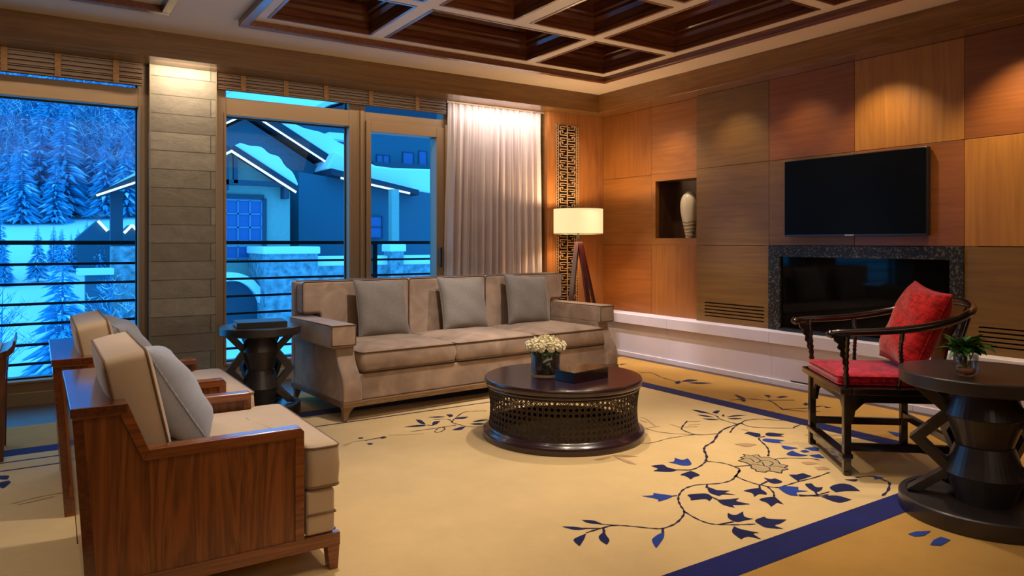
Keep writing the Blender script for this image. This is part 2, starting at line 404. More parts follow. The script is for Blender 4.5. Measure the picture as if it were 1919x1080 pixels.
def round_poly(pts, r=.02, n=4, dens=4):
    out = []; N = len(pts)
    for i in range(N):
        p = Vector(pts[i]); a = Vector(pts[i-1]); b = Vector(pts[(i+1) % N])
        da = (a-p).normalized(); db = (b-p).normalized(); rr = min(r, (a-p).length*.45, (b-p).length*.45)
        A = p+da*rr; B = p+db*rr
        for k in range(n+1):
            t = k/n; out.append(tuple((A*(1-t)**2)+(p*2*t*(1-t))+(B*t*t)))
        nxt = Vector(pts[(i+1) % N]); end = nxt+(p-nxt).normalized()*min(r, (nxt-p).length*.45)
        for k in range(1, dens): out.append(tuple(B+(end-B)*k/dens))
    return out
def smooth_path(pts, n=6, closed=False):
    P = [Vector(p) for p in pts]; N = len(P); out = []
    rng = range(N if closed else N-1)
    for i in rng:
        p0 = P[i-1] if (i > 0 or closed) else P[0]; p1 = P[i]; p2 = P[(i+1) % N]; p3 = P[(i+2) % N] if (i+2 < N or closed) else P[-1]
        for k in range(n):
            t = k/n
            out.append(.5*((2*p1)+(-p0+p2)*t+(2*p0-5*p1+4*p2-p3)*t*t+(-p0+3*p1-3*p2+p3)*t**3))
    if not closed: out.append(P[-1])
    return out
def thing(name, label, cat, loc=(0, 0, 0), rz=0, group=None):
    o = bpy.data.objects.new(name, None); COL.objects.link(o); o.empty_display_size = .1
    o.location = loc; o.rotation_euler = (0, 0, rz); o['label'] = label; o['category'] = cat
    if group: o['group'] = group
    return o
def tag(o, label, cat, group=None):
    o['label'] = label; o['category'] = cat
    if group: o['group'] = group
    return o
def struct(o, label=None):
    o['kind'] = 'structure'
    if label: o['label'] = label
    return o
def sempty(name, label=None, loc=(0, 0, 0)):
    o = bpy.data.objects.new(name, None); COL.objects.link(o); o.location = loc; o['kind'] = 'structure'
    if label: o['label'] = label
    return o
def dup(root, loc, rz, label=None):
    m = {}
    def cp(o, par):
        c = o.copy(); COL.objects.link(c)
        if par: c.parent = par
        for ch in list(o.children): cp(ch, c)
        return c
    r = cp(root, None); r.location = loc; r.rotation_euler = (0, 0, rz)
    if label: r['label'] = label
    return r
def knife_pillow(w, h, t, seed=0, n=18, pipe=True):
    """a soft square pillow lying in its own xz plane, thickness along y; returns (verts builder, rim points)"""
    rnd = random.Random(seed); mb = MB(); g = {}
    rim = []
    def pos(u, v, side):
        k = 1-.07*(u*u)*(1-v*v)*0 - .06*(1-abs(v)**2)*abs(u)**6 if True else 1
        x = u*w/2*(1-.07*(1-v*v)*abs(u)**3); z = v*h/2*(1-.07*(1-u*u)*abs(v)**3)
        d = ((1-u**4)*(1-v**4))**.55
        wr = .012*math.sin(5*u+seed+3*v)*math.cos(4*v-seed)*d
        return (x, side*(t/2)*d+wr, z)
    for side in (1, -1):
        for i in range(n+1):
            for j in range(n+1):
                u = math.sin((-1+2*i/n)*PI/2); v = math.sin((-1+2*j/n)*PI/2)
                edge = i in (0, n) or j in (0, n)
                if edge and side == -1: g[(i, j, side)] = g[(i, j, 1)]
                else: g[(i, j, side)] = mb.bm.verts.new(pos(u, v, side))
    for side in (1, -1):
        for i in range(n):
            for j in range(n): mb._f([g[(i, j, side)], g[(i+1, j, side)], g[(i+1, j+1, side)], g[(i, j+1, side)]])
    for i in range(n): rim.append(g[(i, 0, 1)].co.copy())
    for j in range(n): rim.append(g[(n, j, 1)].co.copy())
    for i in range(n, 0, -1): rim.append(g[(i, n, 1)].co.copy())
    for j in range(n, 0, -1): rim.append(g[(0, j, 1)].co.copy())
    return mb, rim
def throw_pillow(name, label, loc, rz, lean, w, h, t, mat, seed, roll=0, group=None):
    mb, rim = knife_pillow(w, h, t, seed)
    o = thing(name, label, 'pillow', loc, 0, group); o.rotation_mode = 'XYZ'
    o.rotation_euler = (Matrix.Rotation(rz, 3, 'Z') @ Matrix.Rotation(lean, 3, 'X') @ Matrix.Rotation(roll, 3, 'Y')).to_euler()
    b = mb.build('pillow_body', mat, o, smooth=True)
    p = MB().tube(rim, .005, 6, closed=True).build('piping', mat, o, smooth=True)
    return o

# ------------------------------------------------------------------ room shell
RX, WY, CZ = 5.42, 6.36, 2.82
fl = struct(MB().bb(-3.4, 5.7, -2.4, 6.9, -.10, -.012).build('floor', M['floorwood']), 'dark timber floor strip around the carpet')
# carpet ------------------------------------------------------------
mb = MB()
mats = [M['c_outer'], M['c_field'], M['c_band'], M['c_navy'], M['c_blue'], M['c_pale'], M['c_flower'], M['c_stem']]
mb.bb(-3.1, 5.12, -2.2, 5.70, -.012, 0)
def flat(i, x0, x1, y0, y1, z):
    mb.mi = i; mb.bb(x0, x1, y0, y1, z-.0006, z)
flat(1, -1.75, 4.20, 1.88, 4.93, .0008)
for a in ((-1.9, 4.345, 1.73, 1.88), (-1.9, 4.345, 4.93, 5.08), (4.195, 4.345, 1.88, 4.93), (-1.9, -1.75, 1.88, 4.93)): flat(2, *a, .0014)
flat(7, -1.75, 4.2, 4.62, 4.64, .0014); flat(7, -1.75, 1.4, 4.79, 4.81, .0014)
ZA = lambda p: (1040+p[0]/2.183, 680+p[1]/2.183)
ZB = lambda p: (1200+p[0]/5.33, 720+p[1]/5.33)
ZC = lambda p: (1030+p[0]/3.6208, 840+p[1]/3.6208)
ZD = lambda p: (620+p[0]/5.644, 740+p[1]/5.644)
ZE = lambda p: (p[0]/2.84, 700+p[1]/2.84)
ZF = lambda p: (1130+p[0]/5.186, 560+p[1]/5.186)
def stroke(T, pts, w=.011, mi=7, z=.0021):
    P = [onfloor(*T(p), z) for p in pts]
    if len(P) > 2: P = smooth_path(P, 5)
    mb.mi = mi; V = []
    for i, p in enumerate(P):
        t = (P[min(i+1, len(P)-1)]-P[max(i-1, 0)]).normalized(); n = Vector((-t.y, t.x, 0))
        ww = w*(.8+.35*math.sin(i*1.7))/2
        V.append((mb.bm.verts.new(p+n*ww), mb.bm.verts.new(p-n*ww)))
    for a, b in zip(V, V[1:]): mb._f([a[0], a[1], b[1], b[0]])
def leaf(T, pts, mi=3, z=.0026):
    P = [onfloor(*T(p), z) for p in pts]; n = len(P); mb.mi = mi
    sharp = [i for i in range(n) if (P[i-1]-P[i]).angle(P[(i+1) % n]-P[i]) < math.radians(88)]
    if len(sharp) < 2: mb.poly(P); return
    out = []
    for a, b_ in zip(sharp, sharp[1:]+[sharp[0]+n]):
        seg = [P[k % n] for k in range(a, b_+1)]
        out += (smooth_path(seg, 4) if len(seg) > 2 else seg)[:-1]
    mb.poly(out)
for w_, L_ in ((.016, [[(655, 770), (665, 720), (640, 660), (655, 620), (730, 575), (780, 500), (850, 445), (1010, 390)]]),
           (.012, [[(1010, 390), (1060, 362), (1200, 350), (1400, 362), (1460, 345)], [(1010, 390), (1130, 430), (1500, 440), (1540, 430), (1650, 385)],
                   [(970, 400), (800, 350), (745, 310), (520, 258)], [(1280, 720), (1285, 670), (1260, 620), (1195, 560), (1190, 540), (1250, 520)],
                   [(655, 770), (830, 790), (940, 825), (995, 860), (945, 930)], [(940, 825), (1100, 812)], [(1330, 755), (1450, 740), (1700, 745), (1800, 760)],
                   [(655, 775), (600, 820), (510, 855), (370, 857)], [(780, 495), (570, 505), (430, 460), (420, 430), (470, 370)],
                   [(900, 160), (1000, 150), (1060, 145), (1280, 165), (1360, 205), (1430, 260)], [(1430, 250), (1660, 240), (1830, 215)], [(1430, 252), (1620, 270), (1800, 272)], [(1280, 160), (1540, 160)],
                   [(900, 485), (930, 440), (990, 395)]]),
           (.007, [[(560, 503), (300, 540), (150, 580), (20, 595)], [(560, 505), (230, 485), (40, 440)]])):
    for s_ in L_: stroke(ZB, s_, w_)
for s_ in ([(60, 440), (200, 420)], [(300, 400), (420, 440)], [(480, 410), (600, 400)], [(480, 375), (600, 372)], [(60, 350), (150, 420)], [(0, 360), (70, 385)], [(0, 335), (60, 342)], [(440, 430), (580, 425)]): stroke(ZB, s_, .012, 5)
for s_ in ([(1290, 150), (1265, 190), (1230, 220), (1150, 240), (1000, 250), (920, 275), (885, 310), (875, 350), (890, 390), (915, 430), (900, 470), (850, 515), (770, 545), (700, 545), (550, 530), (440, 525), (350, 545), (250, 575)],
           [(915, 430), (1000, 480), (1080, 510), (1150, 518), (1270, 520), (1400, 515)], [(1150, 518), (1250, 500)],
           [(1265, 190), (1330, 220), (1430, 250), (1540, 268), (1600, 255), (1680, 230), (1800, 200), (1900, 165)],
           [(1480, 262), (1520, 300), (1525, 330)], [(1690, 318), (1800, 320), (1870, 305), (1900, 295)], [(1800, 290), (1820, 320)],
           [(870, 322), (840, 325)], [(1070, 245), (1068, 270)], [(1100, 330), (1140, 350)], [(770, 545), (770, 575)], [(365, 540), (372, 570)], [(440, 525), (330, 512), (240, 490)], [(350, 545), (200, 545)],
           [(1425, 250), (1430, 290)], [(1430, 250), (1480, 225)], [(1690, 225), (1690, 200)], [(965, 150), (860, 148)]): stroke(ZC, s_, .011)
stroke(ZC, [(430, 50), (500, 85), (590, 110)], .012, 5)
leaf(ZC, [(300, 78), (420, 52), (400, 68), (330, 82)], 5); leaf(ZC, [(430, 50), (500, 45), (605, 58), (520, 60)], 5); leaf(ZC, [(455, 62), (540, 85), (590, 112), (520, 98)], 5)
for s_ in ([(1000, 545), (1080, 545), (1120, 540)], [(1370, 490), (1365, 520), (1340, 545)], [(1230, 470), (1300, 465), (1370, 490)]): stroke(ZA, s_, .014)
stroke(ZA, [(1560, 380), (1640, 420), (1700, 400), (1790, 380)], .014)
for s_ in ([(1680, 345), (1450, 335), (1340, 310), (1290, 295), (1245, 260), (1090, 262)], [(1290, 290), (1300, 265), (1400, 190), (1500, 175), (1650, 170)],
           [(1330, 320), (1200, 340), (1000, 370), (850, 390)], [(1080, 325), (1020, 320)], [(360, 485), (520, 455)], [(1110, 375), (1160, 345), (1210, 355), (1180, 385), (1120, 400), (1100, 385)]): stroke(ZD, s_, .010)
for s_ in ([(620, 425), (740, 425), (1000, 410)], [(130, 530), (220, 510), (140, 545)], [(220, 500), (350, 480)]): stroke(ZD, s_, .008, 5)
for s_ in ([(60, 695), (200, 660), (360, 630)], [(95, 700), (290, 655)]): stroke(ZE, s_, .012, 5)
for s_ in ([(360, 718), (480, 720), (560, 760), (700, 800)], [(700, 805), (760, 800)]): stroke(ZF, s_, .012)
for i, l_ in enumerate([
    [(625, 325), (700, 320), (705, 305), (830, 322), (835, 330), (800, 345), (770, 355), (735, 362), (730, 345)],
    [(938, 318), (1000, 310), (1070, 310), (1105, 335), (1085, 360), (1060, 345), (1000, 350), (960, 355), (955, 335)],
    [(1070, 262), (1110, 275), (1140, 285), (1225, 290), (1185, 302), (1265, 318), (1180, 315), (1150, 325), (1085, 300)],
    [(1135, 350), (1200, 348), (1290, 340), (1270, 360), (1365, 380), (1300, 385), (1240, 385), (1260, 405), (1180, 385)],
    [(1210, 440), (1260, 455), (1315, 430), (1325, 465), (1385, 480), (1330, 490), (1270, 500), (1215, 475)],
    [(1395, 490), (1460, 465), (1490, 480), (1610, 485), (1570, 510), (1530, 525), (1590, 548), (1480, 540), (1430, 520)],
    [(1255, 530), (1300, 550), (1425, 575), (1385, 582), (1440, 620), (1350, 600), (1300, 618), (1240, 570)],
    [(1315, 290), (1355, 280), (1420, 270), (1470, 300), (1470, 315), (1425, 312), (1390, 330), (1375, 305)],
    [(1425, 350), (1470, 335), (1530, 330), (1590, 382), (1545, 370), (1505, 398), (1475, 370)],
    [(1455, 200), (1500, 210), (1530, 205), (1580, 228), (1545, 240), (1500, 235)],
    [(1625, 180), (1680, 180), (1720, 170), (1780, 190), (1720, 210), (1680, 220), (1650, 200)],
    [(1555, 270), (1600, 258), (1690, 265), (1690, 285), (1760, 292), (1680, 300), (1690, 325), (1620, 315)],
    [(1735, 245), (1780, 240), (1810, 265), (1855, 265), (1845, 285), (1810, 300), (1770, 280)],
    [(688, 120), (770, 112), (800, 130), (870, 148), (830, 160), (770, 160), (705, 155), (735, 140)],
    [(805, 95), (845, 90), (850, 65), (900, 80), (940, 70), (965, 110), (910, 118), (850, 105)],
    [(890, 180), (960, 155), (1000, 170), (1020, 185), (985, 195), (960, 212), (925, 190)],
    [(165, 620), (200, 600), (250, 580), (235, 620), (205, 665), (175, 640)],
    [(335, 600), (365, 570), (365, 545), (385, 590), (408, 625), (390, 655), (350, 630)],
    [(700, 615), (740, 585), (780, 570), (775, 610), (725, 680), (700, 640)],
    [(85, 532), (180, 535), (250, 548), (190, 555), (140, 548)], [(220, 487), (300, 492), (360, 515), (300, 512), (255, 505)]]):
    leaf(ZC, l_, 4 if i in (0, 14, 18, 11) else 3)
for l_ in ([(1125, 510), (1165, 495), (1210, 500), (1250, 525), (1190, 525), (1150, 530)], [(1090, 548), (1150, 543), (1215, 560), (1160, 572)],
           [(1185, 478), (1240, 476), (1230, 486)]): leaf(ZA, l_, 3)
for l_ in ([(1445, 700), (1480, 690), (1540, 688), (1510, 708), (1470, 710)], [(1535, 745), (1550, 725), (1580, 712), (1620, 725), (1580, 748)],
           [(1360, 280), (1420, 290), (1400, 302)], [(1300, 462), (1350, 470), (1310, 478)]): leaf(ZA, l_, 4)
for l_ in ([(1410, 612), (1500, 625), (1580, 640), (1480, 655), (1430, 640)], [(1470, 690), (1520, 665), (1590, 695), (1680, 712), (1600, 722), (1480, 710)],
           [(1640, 640), (1740, 628), (1790, 640), (1780, 672), (1720, 665)], [(1690, 712), (1790, 700), (1850, 740), (1760, 735)], [(1600, 668), (1650, 658), (1690, 675), (1640, 685)],
           [(1220, 560), (1250, 545), (1340, 550), (1450, 565), (1390, 575), (1420, 590), (1280, 580)]): leaf(ZB, l_, 4)
for l_ in ([(1040, 495), (1080, 475), (1200, 495), (1205, 525), (1160, 530), (1075, 500)], [(1250, 500), (1290, 485), (1400, 495), (1445, 500), (1400, 512), (1440, 525), (1290, 520)],
           [(520, 255), (600, 265), (700, 292), (600, 285)], [(565, 305), (640, 310), (740, 330), (650, 325)], [(620, 345), (700, 345), (790, 355), (700, 358)], [(725, 285), (760, 265), (800, 265), (770, 295)],
           [(860, 330), (940, 312), (1070, 310), (960, 322)], [(870, 345), (950, 338), (1030, 345), (950, 352)], [(815, 320), (830, 300), (845, 320)],
           [(940, 108), (970, 110), (1050, 140), (1000, 140)], [(1000, 155), (1050, 150), (1055, 170), (1030, 175)], [(1240, 108), (1300, 115), (1290, 138)], [(1360, 130), (1420, 118), (1480, 125), (1400, 138)],
           [(1630, 200), (1660, 185), (1680, 200), (1660, 215)], [(1830, 222), (1919, 232), (1860, 238)]): leaf(ZB, l_, 3)
for l_ in ([(940, 600), (1060, 590), (1170, 605), (1080, 625), (1030, 620)], [(1600, 780), (1700, 775), (1780, 795), (1680, 805)], [(1740, 830), (1850, 825), (1900, 850), (1780, 860)], [(980, 450), (1060, 455), (1090, 465)]): leaf(ZB, l_, 5)
fo = [(980, 765), (1040, 745), (1000, 735), (1050, 720), (1030, 700), (1100, 715), (1180, 705), (1200, 730), (1280, 730), (1340, 750), (1380, 770), (1400, 800), (1480, 815), (1440, 835), (1480, 850), (1420, 860), (1410, 890), (1340, 875), (1280, 865), (1250, 880), (1160, 870), (1150, 850), (1110, 840), (1110, 810), (1060, 785)]
leaf(ZB, fo, 6)
for i in range(len(fo)): stroke(ZB, [fo[i], fo[(i+1) % len(fo)]], .007, 7, .003)
for s_ in ([(1130, 720), (1180, 745), (1200, 770), (1160, 790)], [(1200, 770), (1260, 760), (1330, 790), (1290, 820)], [(1110, 800), (1200, 810), (1280, 830), (1300, 860)], [(1290, 820), (1360, 820), (1440, 835)], [(1050, 740), (1110, 750), (1140, 780)], [(1220, 780), (1240, 815)]): stroke(ZB, s_, .007, 7, .003)
for l_ in ([(775, 342), (880, 325), (980, 318), (1010, 328), (900, 340)], [(900, 262), (960, 270), (1010, 315), (940, 300)], [(1075, 315), (1090, 285), (1160, 280), (1130, 305), (1085, 325)],
           [(1025, 238), (1130, 228), (1220, 232), (1130, 242)], [(1220, 210), (1280, 208), (1295, 225), (1260, 238)], [(1300, 255), (1360, 238), (1460, 232), (1400, 255)],
           [(1280, 375), (1360, 345), (1430, 335), (1380, 370)], [(1500, 285), (1580, 265), (1680, 262), (1580, 282)], [(1470, 308), (1560, 300), (1650, 305), (1560, 318)],
           [(290, 455), (340, 450), (345, 462), (300, 465)], [(515, 455), (560, 440), (595, 450), (550, 465)], [(380, 518), (420, 510), (455, 518), (415, 528)]): leaf(ZD, l_, 3)
for l_ in ([(0, 545), (50, 545), (40, 565), (0, 562)], [(0, 580), (50, 570), (60, 580), (20, 612), (0, 605)]): leaf(ZE, l_, 3)
for l_ in ([(700, 815), (740, 800), (760, 815), (725, 830)], [(760, 805), (830, 785), (930, 792), (850, 805)], [(830, 815), (940, 812), (1065, 820), (930, 828)], [(165, 635), (240, 630), (180, 643)]): leaf(ZF, l_, 3)
carpet = mb.build('carpet', mats)
tag(carpet, 'golden carpet with navy border band and blue vine pattern', 'carpet')

# ceiling with coffers ------------------------------------------------
# openings [x0,x1,y0,y1] in the plaster ceiling, holding the two coffered fields
FX0, FX1, FY1, FY0 = 1.226, 4.71, 5.51, -.2
LX0, LX1 = -2.75, .77
mb = MB()
T = .12
mb.bb(-3.4, 5.7, FY1, 6.9, CZ, CZ+T); mb.bb(-3.4, 5.7, -2.4, FY0, CZ, CZ+T)
mb.bb(-3.4, LX0, FY0, FY1, CZ, CZ+T); mb.bb(LX1, FX0, FY0, FY1, CZ, CZ+T); mb.bb(FX1, 5.7, FY0, FY1, CZ, CZ+T)
ceil = struct(mb.build('ceiling', M['ceiling']), 'cream plaster ceiling around the coffers')
def coffer_field(name, label, x0, x1, cells):
    root = thing(name, label, 'coffered ceiling', ((x0+x1)/2, (FY0+FY1)/2, CZ)); ox, oy, oz = root.location
    w = .06
    m = MB()
    for a in ((x0, x1, FY1-w, FY1), (x0, x1, FY0, FY0+w), (x0, x0+w, FY0+w, FY1-w), (x1-w, x1, FY0+w, FY1-w)):
        m.bb(a[0]-ox, a[1]-ox, a[2]-oy, a[3]-oy, -.05, .03)
    m.build('border_moulding', M['coffer_y'], root, bevel=.006)
    # cream grid: plate pieces between the cells -> build by columns from a sorted cut grid
    xs = sorted({x0+w, x1-w} | {c[0] for c in cells} | {c[1] for c in cells}); ys = sorted({FY0+w, FY1-w} | {c[2] for c in cells} | {c[3] for c in cells})
    g = MB()
    for i in range(len(xs)-1):
        for j in range(len(ys)-1):
            mx, my = (xs[i]+xs[i+1])/2, (ys[j]+ys[j+1])/2
            if not any(c[0] < mx < c[1] and c[2] < my < c[3] for c in cells):
                g.bb(xs[i]-ox, xs[i+1]-ox, ys[j]-oy, ys[j+1]-oy, .0, .04)
    g.build('cream_grid', M['beam_white'], root)
    for (a, b, c, d) in cells:
        k = MB(); cx, cy = (a+b)/2-ox, (c+d)/2-oy; hx, hy = (b-a)/2, (d-c)/2
        prof = [(0, -.004), (.022, -.004), (.022, .03), (.012, .045), (.012, .10), (.034, .125), (.034, .15), (.05, .16), (.05, .235), (.075, .26), (.095, .30), (.095, .345)]
        R = []
        for (ins, z) in prof:
            R.append([k.bm.verts.new((cx+sx*(hx-ins), cy+sy*(hy-ins), z)) for sx, sy in ((-1, -1), (1, -1), (1, 1), (-1, 1))])
        for p, q in zip(R, R[1:]):
            for i in range(4):
                k.mi = i % 2
                k._f([p[i], p[(i+1) % 4], q[(i+1) % 4], q[i]])
        k.mi = 0; k._f(R[-1])
        out = [k.bm.verts.new((cx+sx*hx, cy+sy*hy, z)) for z in (-.004, .37) for sx, sy in ((-1, -1), (1, -1), (1, 1), (-1, 1))]
        for i in range(4): k._f([out[i], out[(i+1) % 4], out[4+(i+1) % 4], out[4+i]])
        k._f(out[4:])
        k.build('coffer', [M['coffer'], M['coffer_y']], root)
    return root
def cells_for(x):
    A, B, C_, D, E_, G_ = [v+x for v in (1.388, 2.183, 2.297, 3.665, 3.76, 4.552)]
    c = []
    y = 5.34
    for rep in range(2):
        c += [(A, B, y-.83, y), (C_, D, y-.83, y), (E_, G_, y-.83, y)]
        yb = y-.93
        c += [(A, B, yb-1.38, yb), (E_, G_, yb-1.38, yb), (C_, C_+.62, yb-.85, yb), (D-.62, D, yb-.85, yb)]
        c += [(C_, D, yb-1.38, yb-.95)]
        y = yb-1.48
    return [q for q in c if q[2] > FY0+.1]
coffer_field('coffered_ceiling', 'large dark timber coffered ceiling field over the sofa and tables', FX0, FX1, cells_for(0))
coffer_field('coffered_ceiling', 'second coffered ceiling field at the top left corner', LX0, LX1, cells_for(LX1-FX1))

# cornice beams -------------------------------------------------------
struct(MB().bb(-3.3, 5.16, 6.13, 6.78, 2.62, CZ).build('trim_1', M['cornice'], bevel=.003), 'oak cornice beam above the windows')
struct(MB().bb(5.16, 5.5, -2.3, 6.36, 2.62, CZ).build('trim_2', M['cornice_y'], bevel=.003), 'oak cornice beam above the panelled wall')
m = MB(); m.bb(5.16-.002, 5.16-.0005, 6.13-3.6, 6.13-3.604, 2.62, CZ)
# outer walls
struct(MB().bb(5.75, 5.87, -2.4, 6.9, -.1, 3.3).build('wall_right', M['wall_plain']), 'panelled wall with the screen and fireplace')
struct(MB().bb(-3.4, -3.28, -2.4, 6.9, -.1, 3.3).build('wall_left', M['wall_plain']))
struct(MB().bb(-3.4, 5.87, -2.4, -2.28, -.1, 3.3).build('wall_front', M['wall_plain']))
m = MB(); m.bb(3.62, 5.87, 6.72, 6.9, -.1, 3.3); m.bb(-3.4, 3.62, 6.72, 6.9, 2.7, 3.3); m.bb(-3.4, -1.75, 6.72, 6.9, -.1, 2.7)
struct(m.build('wall_back', M['wall_plain']))
m = MB(); m.bb(-3.3, 5.7, 6.7, 6.9, -.1, 0)

# right wall panels
WR = bpy.data.objects['wall_right']
cols1 = [(6.36, 5.58), (5.58, 4.905)]
cols2 = [(4.905, 4.067), (4.067, 3.275), (3.275, 2.471), (2.471, 1.70), (1.70, .93), (.93, .16), (.16, -.6), (-.6, -1.4), (-1.4, -2.3)]
def wpanel(x, y1, y0, z0, z1, mat, thick=.05):
    g = .0015
    o = MB().bb(-thick/2, thick/2, -(y1-y0)/2+g, (y1-y0)/2-g, -(z1-z0)/2+g, (z1-z0)/2-g).build('wood_panel', mat, WR, bevel=.002)
    o.location = (x+thick/2, (y0+y1)/2, (z0+z1)/2); return o
z3 = (.44, 1.17, 1.91, 2.62)
MP = {(0, 0): 'panel_red', (0, 1): 'panel_v', (0, 2): 'panel_v', (1, 0): 'panel_gold', (1, 1): 'panel_h', (1, 2): 'panel_h'}
wpanel(RX, 6.36, 5.58, z3[0], z3[1], M['panel_red']); wpanel(RX, 6.36, 5.58, z3[1], z3[2], M['panel_h']); wpanel(RX, 6.36, 5.58, z3[2], z3[3], M['panel_v'])
wpanel(RX, 5.58, 4.905, z3[0], z3[1], M['panel_v']); wpanel(RX, 5.58, 4.905, z3[2], z3[3], M['panel_h'])
# panel with the niche opening
NY0, NY1, NZ0, NZ1 = 4.93, 5.522, 1.24, 1.836
m = MB(); m.bb(RX, RX+.05, 5.58, NY1, z3[1], z3[2]); m.bb(RX, RX+.05, NY0, 4.905, z3[1], z3[2]); m.bb(RX, RX+.05, NY0, NY1, z3[1], NZ0); m.bb(RX, RX+.05, NY0, NY1, NZ1, z3[2])
m.build('wood_panel', M['panel_h'], WR)
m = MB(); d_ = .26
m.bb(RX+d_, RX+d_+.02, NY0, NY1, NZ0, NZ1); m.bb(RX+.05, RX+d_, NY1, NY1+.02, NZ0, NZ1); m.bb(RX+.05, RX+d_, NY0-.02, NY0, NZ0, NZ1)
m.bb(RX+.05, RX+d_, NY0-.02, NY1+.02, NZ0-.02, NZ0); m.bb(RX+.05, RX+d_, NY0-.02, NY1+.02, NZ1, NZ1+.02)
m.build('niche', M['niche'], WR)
XP = 5.36
kinds = [['panel_dark', 'panel_dark', 'panel_dark'], [None, 'panel_dark', 'panel_red'], [None, 'panel_red', 'panel_gold'], ['panel_dark', 'panel_gold', 'panel_red'],
         ['panel_red', 'panel_h', 'panel_v'], ['panel_v', 'panel_red', 'panel_gold'], ['panel_h', 'panel_v', 'panel_red'], ['panel_red', 'panel_h', 'panel_v'], ['panel_v', 'panel_red', 'panel_h']]
for (y1, y0), ks in zip(cols2, kinds):
    for i, k in enumerate(ks):
        if k is None: continue
        if i == 0 and (abs(y1-4.905) < .01 or abs(y1-2.471) < .01):
            # panel with an air grille: five slots cut right through
            s0, s1 = (4.12, 4.80) if y1 > 4 else (1.80, 2.38)
            m = MB(); zz = [.498, .529, .560, .591, .622]; t = .011
            m.bb(XP, XP+.05, y1-.002, s1, z3[0], z3[1]); m.bb(XP, XP+.05, s0, y0+.002, z3[0], z3[1])
            prev = z3[0]
            for z in zz: m.bb(XP, XP+.05, s0, s1, prev, z-t/2); prev = z+t/2
            m.bb(XP, XP+.05, s0, s1, prev, z3[1]-.003)
            p = m.build('wood_panel', M[k], WR)
            b = MB().bb(XP+.055, XP+.06, s0-.02, s1+.02, .47, .65).build('vent_backing', M['recess'], p)
        else: wpanel(XP, y1, y0, z3[i], z3[i+1], M[k])
MB().bb(XP+.02, RX+.02, 4.895, 4.905, .44, 2.62).build('panel_return', M['panel_dark'], WR)
MB().bb(XP+.06, XP+.08, -2.3, 4.9, .44, 2.62).build('panel_backing', M['recess'], WR)

# stone ledge along the panelled wall
lg = sempty('trim_3', 'pale stone ledge along the foot of the panelled wall', (5.3, 3, 0))
def seg_boxes(x0, x1, z0, z1, gap=.001):
    m = MB(); y = 6.36; 
    while y > -2.2:
        y2 = max(-2.28, y-1.2); m.bb(x0-5.3, x1-5.3, y2+gap-3, y-gap-3, z0, z1); y = y2
    return m
seg_boxes(5.215, 5.48, .34, .44).build('ledge_slab', M['ledge'], lg, bevel=.004)
seg_boxes(5.25, 5.46, .0, .34).build('ledge_face', M['ledge'], lg)
seg_boxes(5.238, 5.25, -.012, .035).build('ledge_skirting', M['ledge'], lg, bevel=.003)

MB().bb(-.056, -.049, .35, .77, .040, .048).build('ledge_slot', M['recess'], lg)
# back wall panel with fretwork
LX, LXR, LZ0, LZ1 = 4.74, 5.055, .0, 2.49
WB = bpy.data.objects['wall_back']
m = MB(); m.bb(4.63, LX, WY, WY+.05, 0, 2.62); m.bb(LXR, 5.42, WY, WY+.05, 0, 2.62); m.bb(LX, LXR, WY, WY+.05, LZ1, 2.62)
m.build('wood_panel', M['panel_back'], WB)
m = MB(); m.bb(4.63, 4.66, WY+.05, 6.7, 0, 2.62); m.build('panel_return', M['panel_dark'], WB)
MB().bb(LX-.02, LXR+.02, WY+.10, WY+.12, LZ0, LZ1).build('recess_backing', M['recess'], WB)
lt = thing('lattice_screen', 'tall narrow bronze fretwork screen set into the wood wall behind the lamp', 'lattice', ((LX+LXR)/2, WY-.016, LZ0))
m = MB(); W = LXR-LX; U = .1244; b = .0085
HH = LZ1-LZ0
def hb(x0, x1, z):
    if 0 < z < HH: m.bb(x0, x1, .002, .014, z-b/2, z+b/2)
def vb(x, z0, z1):
    z0, z1 = max(0, z0), min(HH, z1)
    if z1 > z0+.004: m.bb(x-b/2, x+b/2, .002, .014, z0, z1)
for x in (-W/2+b/2, W/2-b/2): vb(x, 0, LZ1-LZ0)
vb(0, 0, LZ1-LZ0)
nU = int((LZ1-LZ0)/U)
for sgn in (-1, 1):
    a1, a2, a3, a4 = .2*W/2*sgn, .42*W/2*sgn, .62*W/2*sgn, .8*W/2*sgn
    e = W/2*sgn
    lo = lambda p, q: (min(p, q), max(p, q))
    for k in range(-1, nU+1):
        z = k*U + (U/2 if sgn > 0 else 0)
        # hooks from the centre bar and from the outer bar, interlocking
        hb(*lo(0, a3), z+.12*U); vb(a3, z+.12*U, z+.50*U); hb(*lo(a2, a3), z+.50*U); vb(a2, z+.30*U, z+.50*U); hb(*lo(0, a2*.6), z+.31*U)
        hb(*lo(0, a3), z+.86*U); vb(a3, z+.66*U, z+.86*U); hb(*lo(a2*.5, a3), z+.66*U)
        hb(*lo(a4, e), z+.05*U); vb(a4, z-.02*U, z+.98*U); hb(*lo(a4, e), z+.30*U); hb(*lo(a4, e), z+.55*U); hb(*lo(a4, e), z+.80*U); hb(*lo(a3, a4), z+.40*U)
m.build('fretwork', M['lattice'], lt)

# stone pillar
struct(MB().bb(.75, 1.25, 6.40, 6.86, 0, 2.62).build('wall_pillar', M['slate'], bevel=.004), 'slate-tiled pillar between the two windows')
struct(MB().bb(-3.2, .75, 6.46, 6.50, -.012, .08).build('baseboard_back', M['base_light']))
struct(MB().bb(1.25, 4.63, 6.46, 6.50, -.012, .08).build('baseboard_window', M['base_light']))

PI_ = bpy.data.objects['wall_pillar']
m = MB(); m.bb(.748, .756, 6.392, 6.40, 0, 2.62); m.bb(1.244, 1.252, 6.392, 6.40, 0, 2.62); m.build('corner_trim', M['base_light'], PI_)
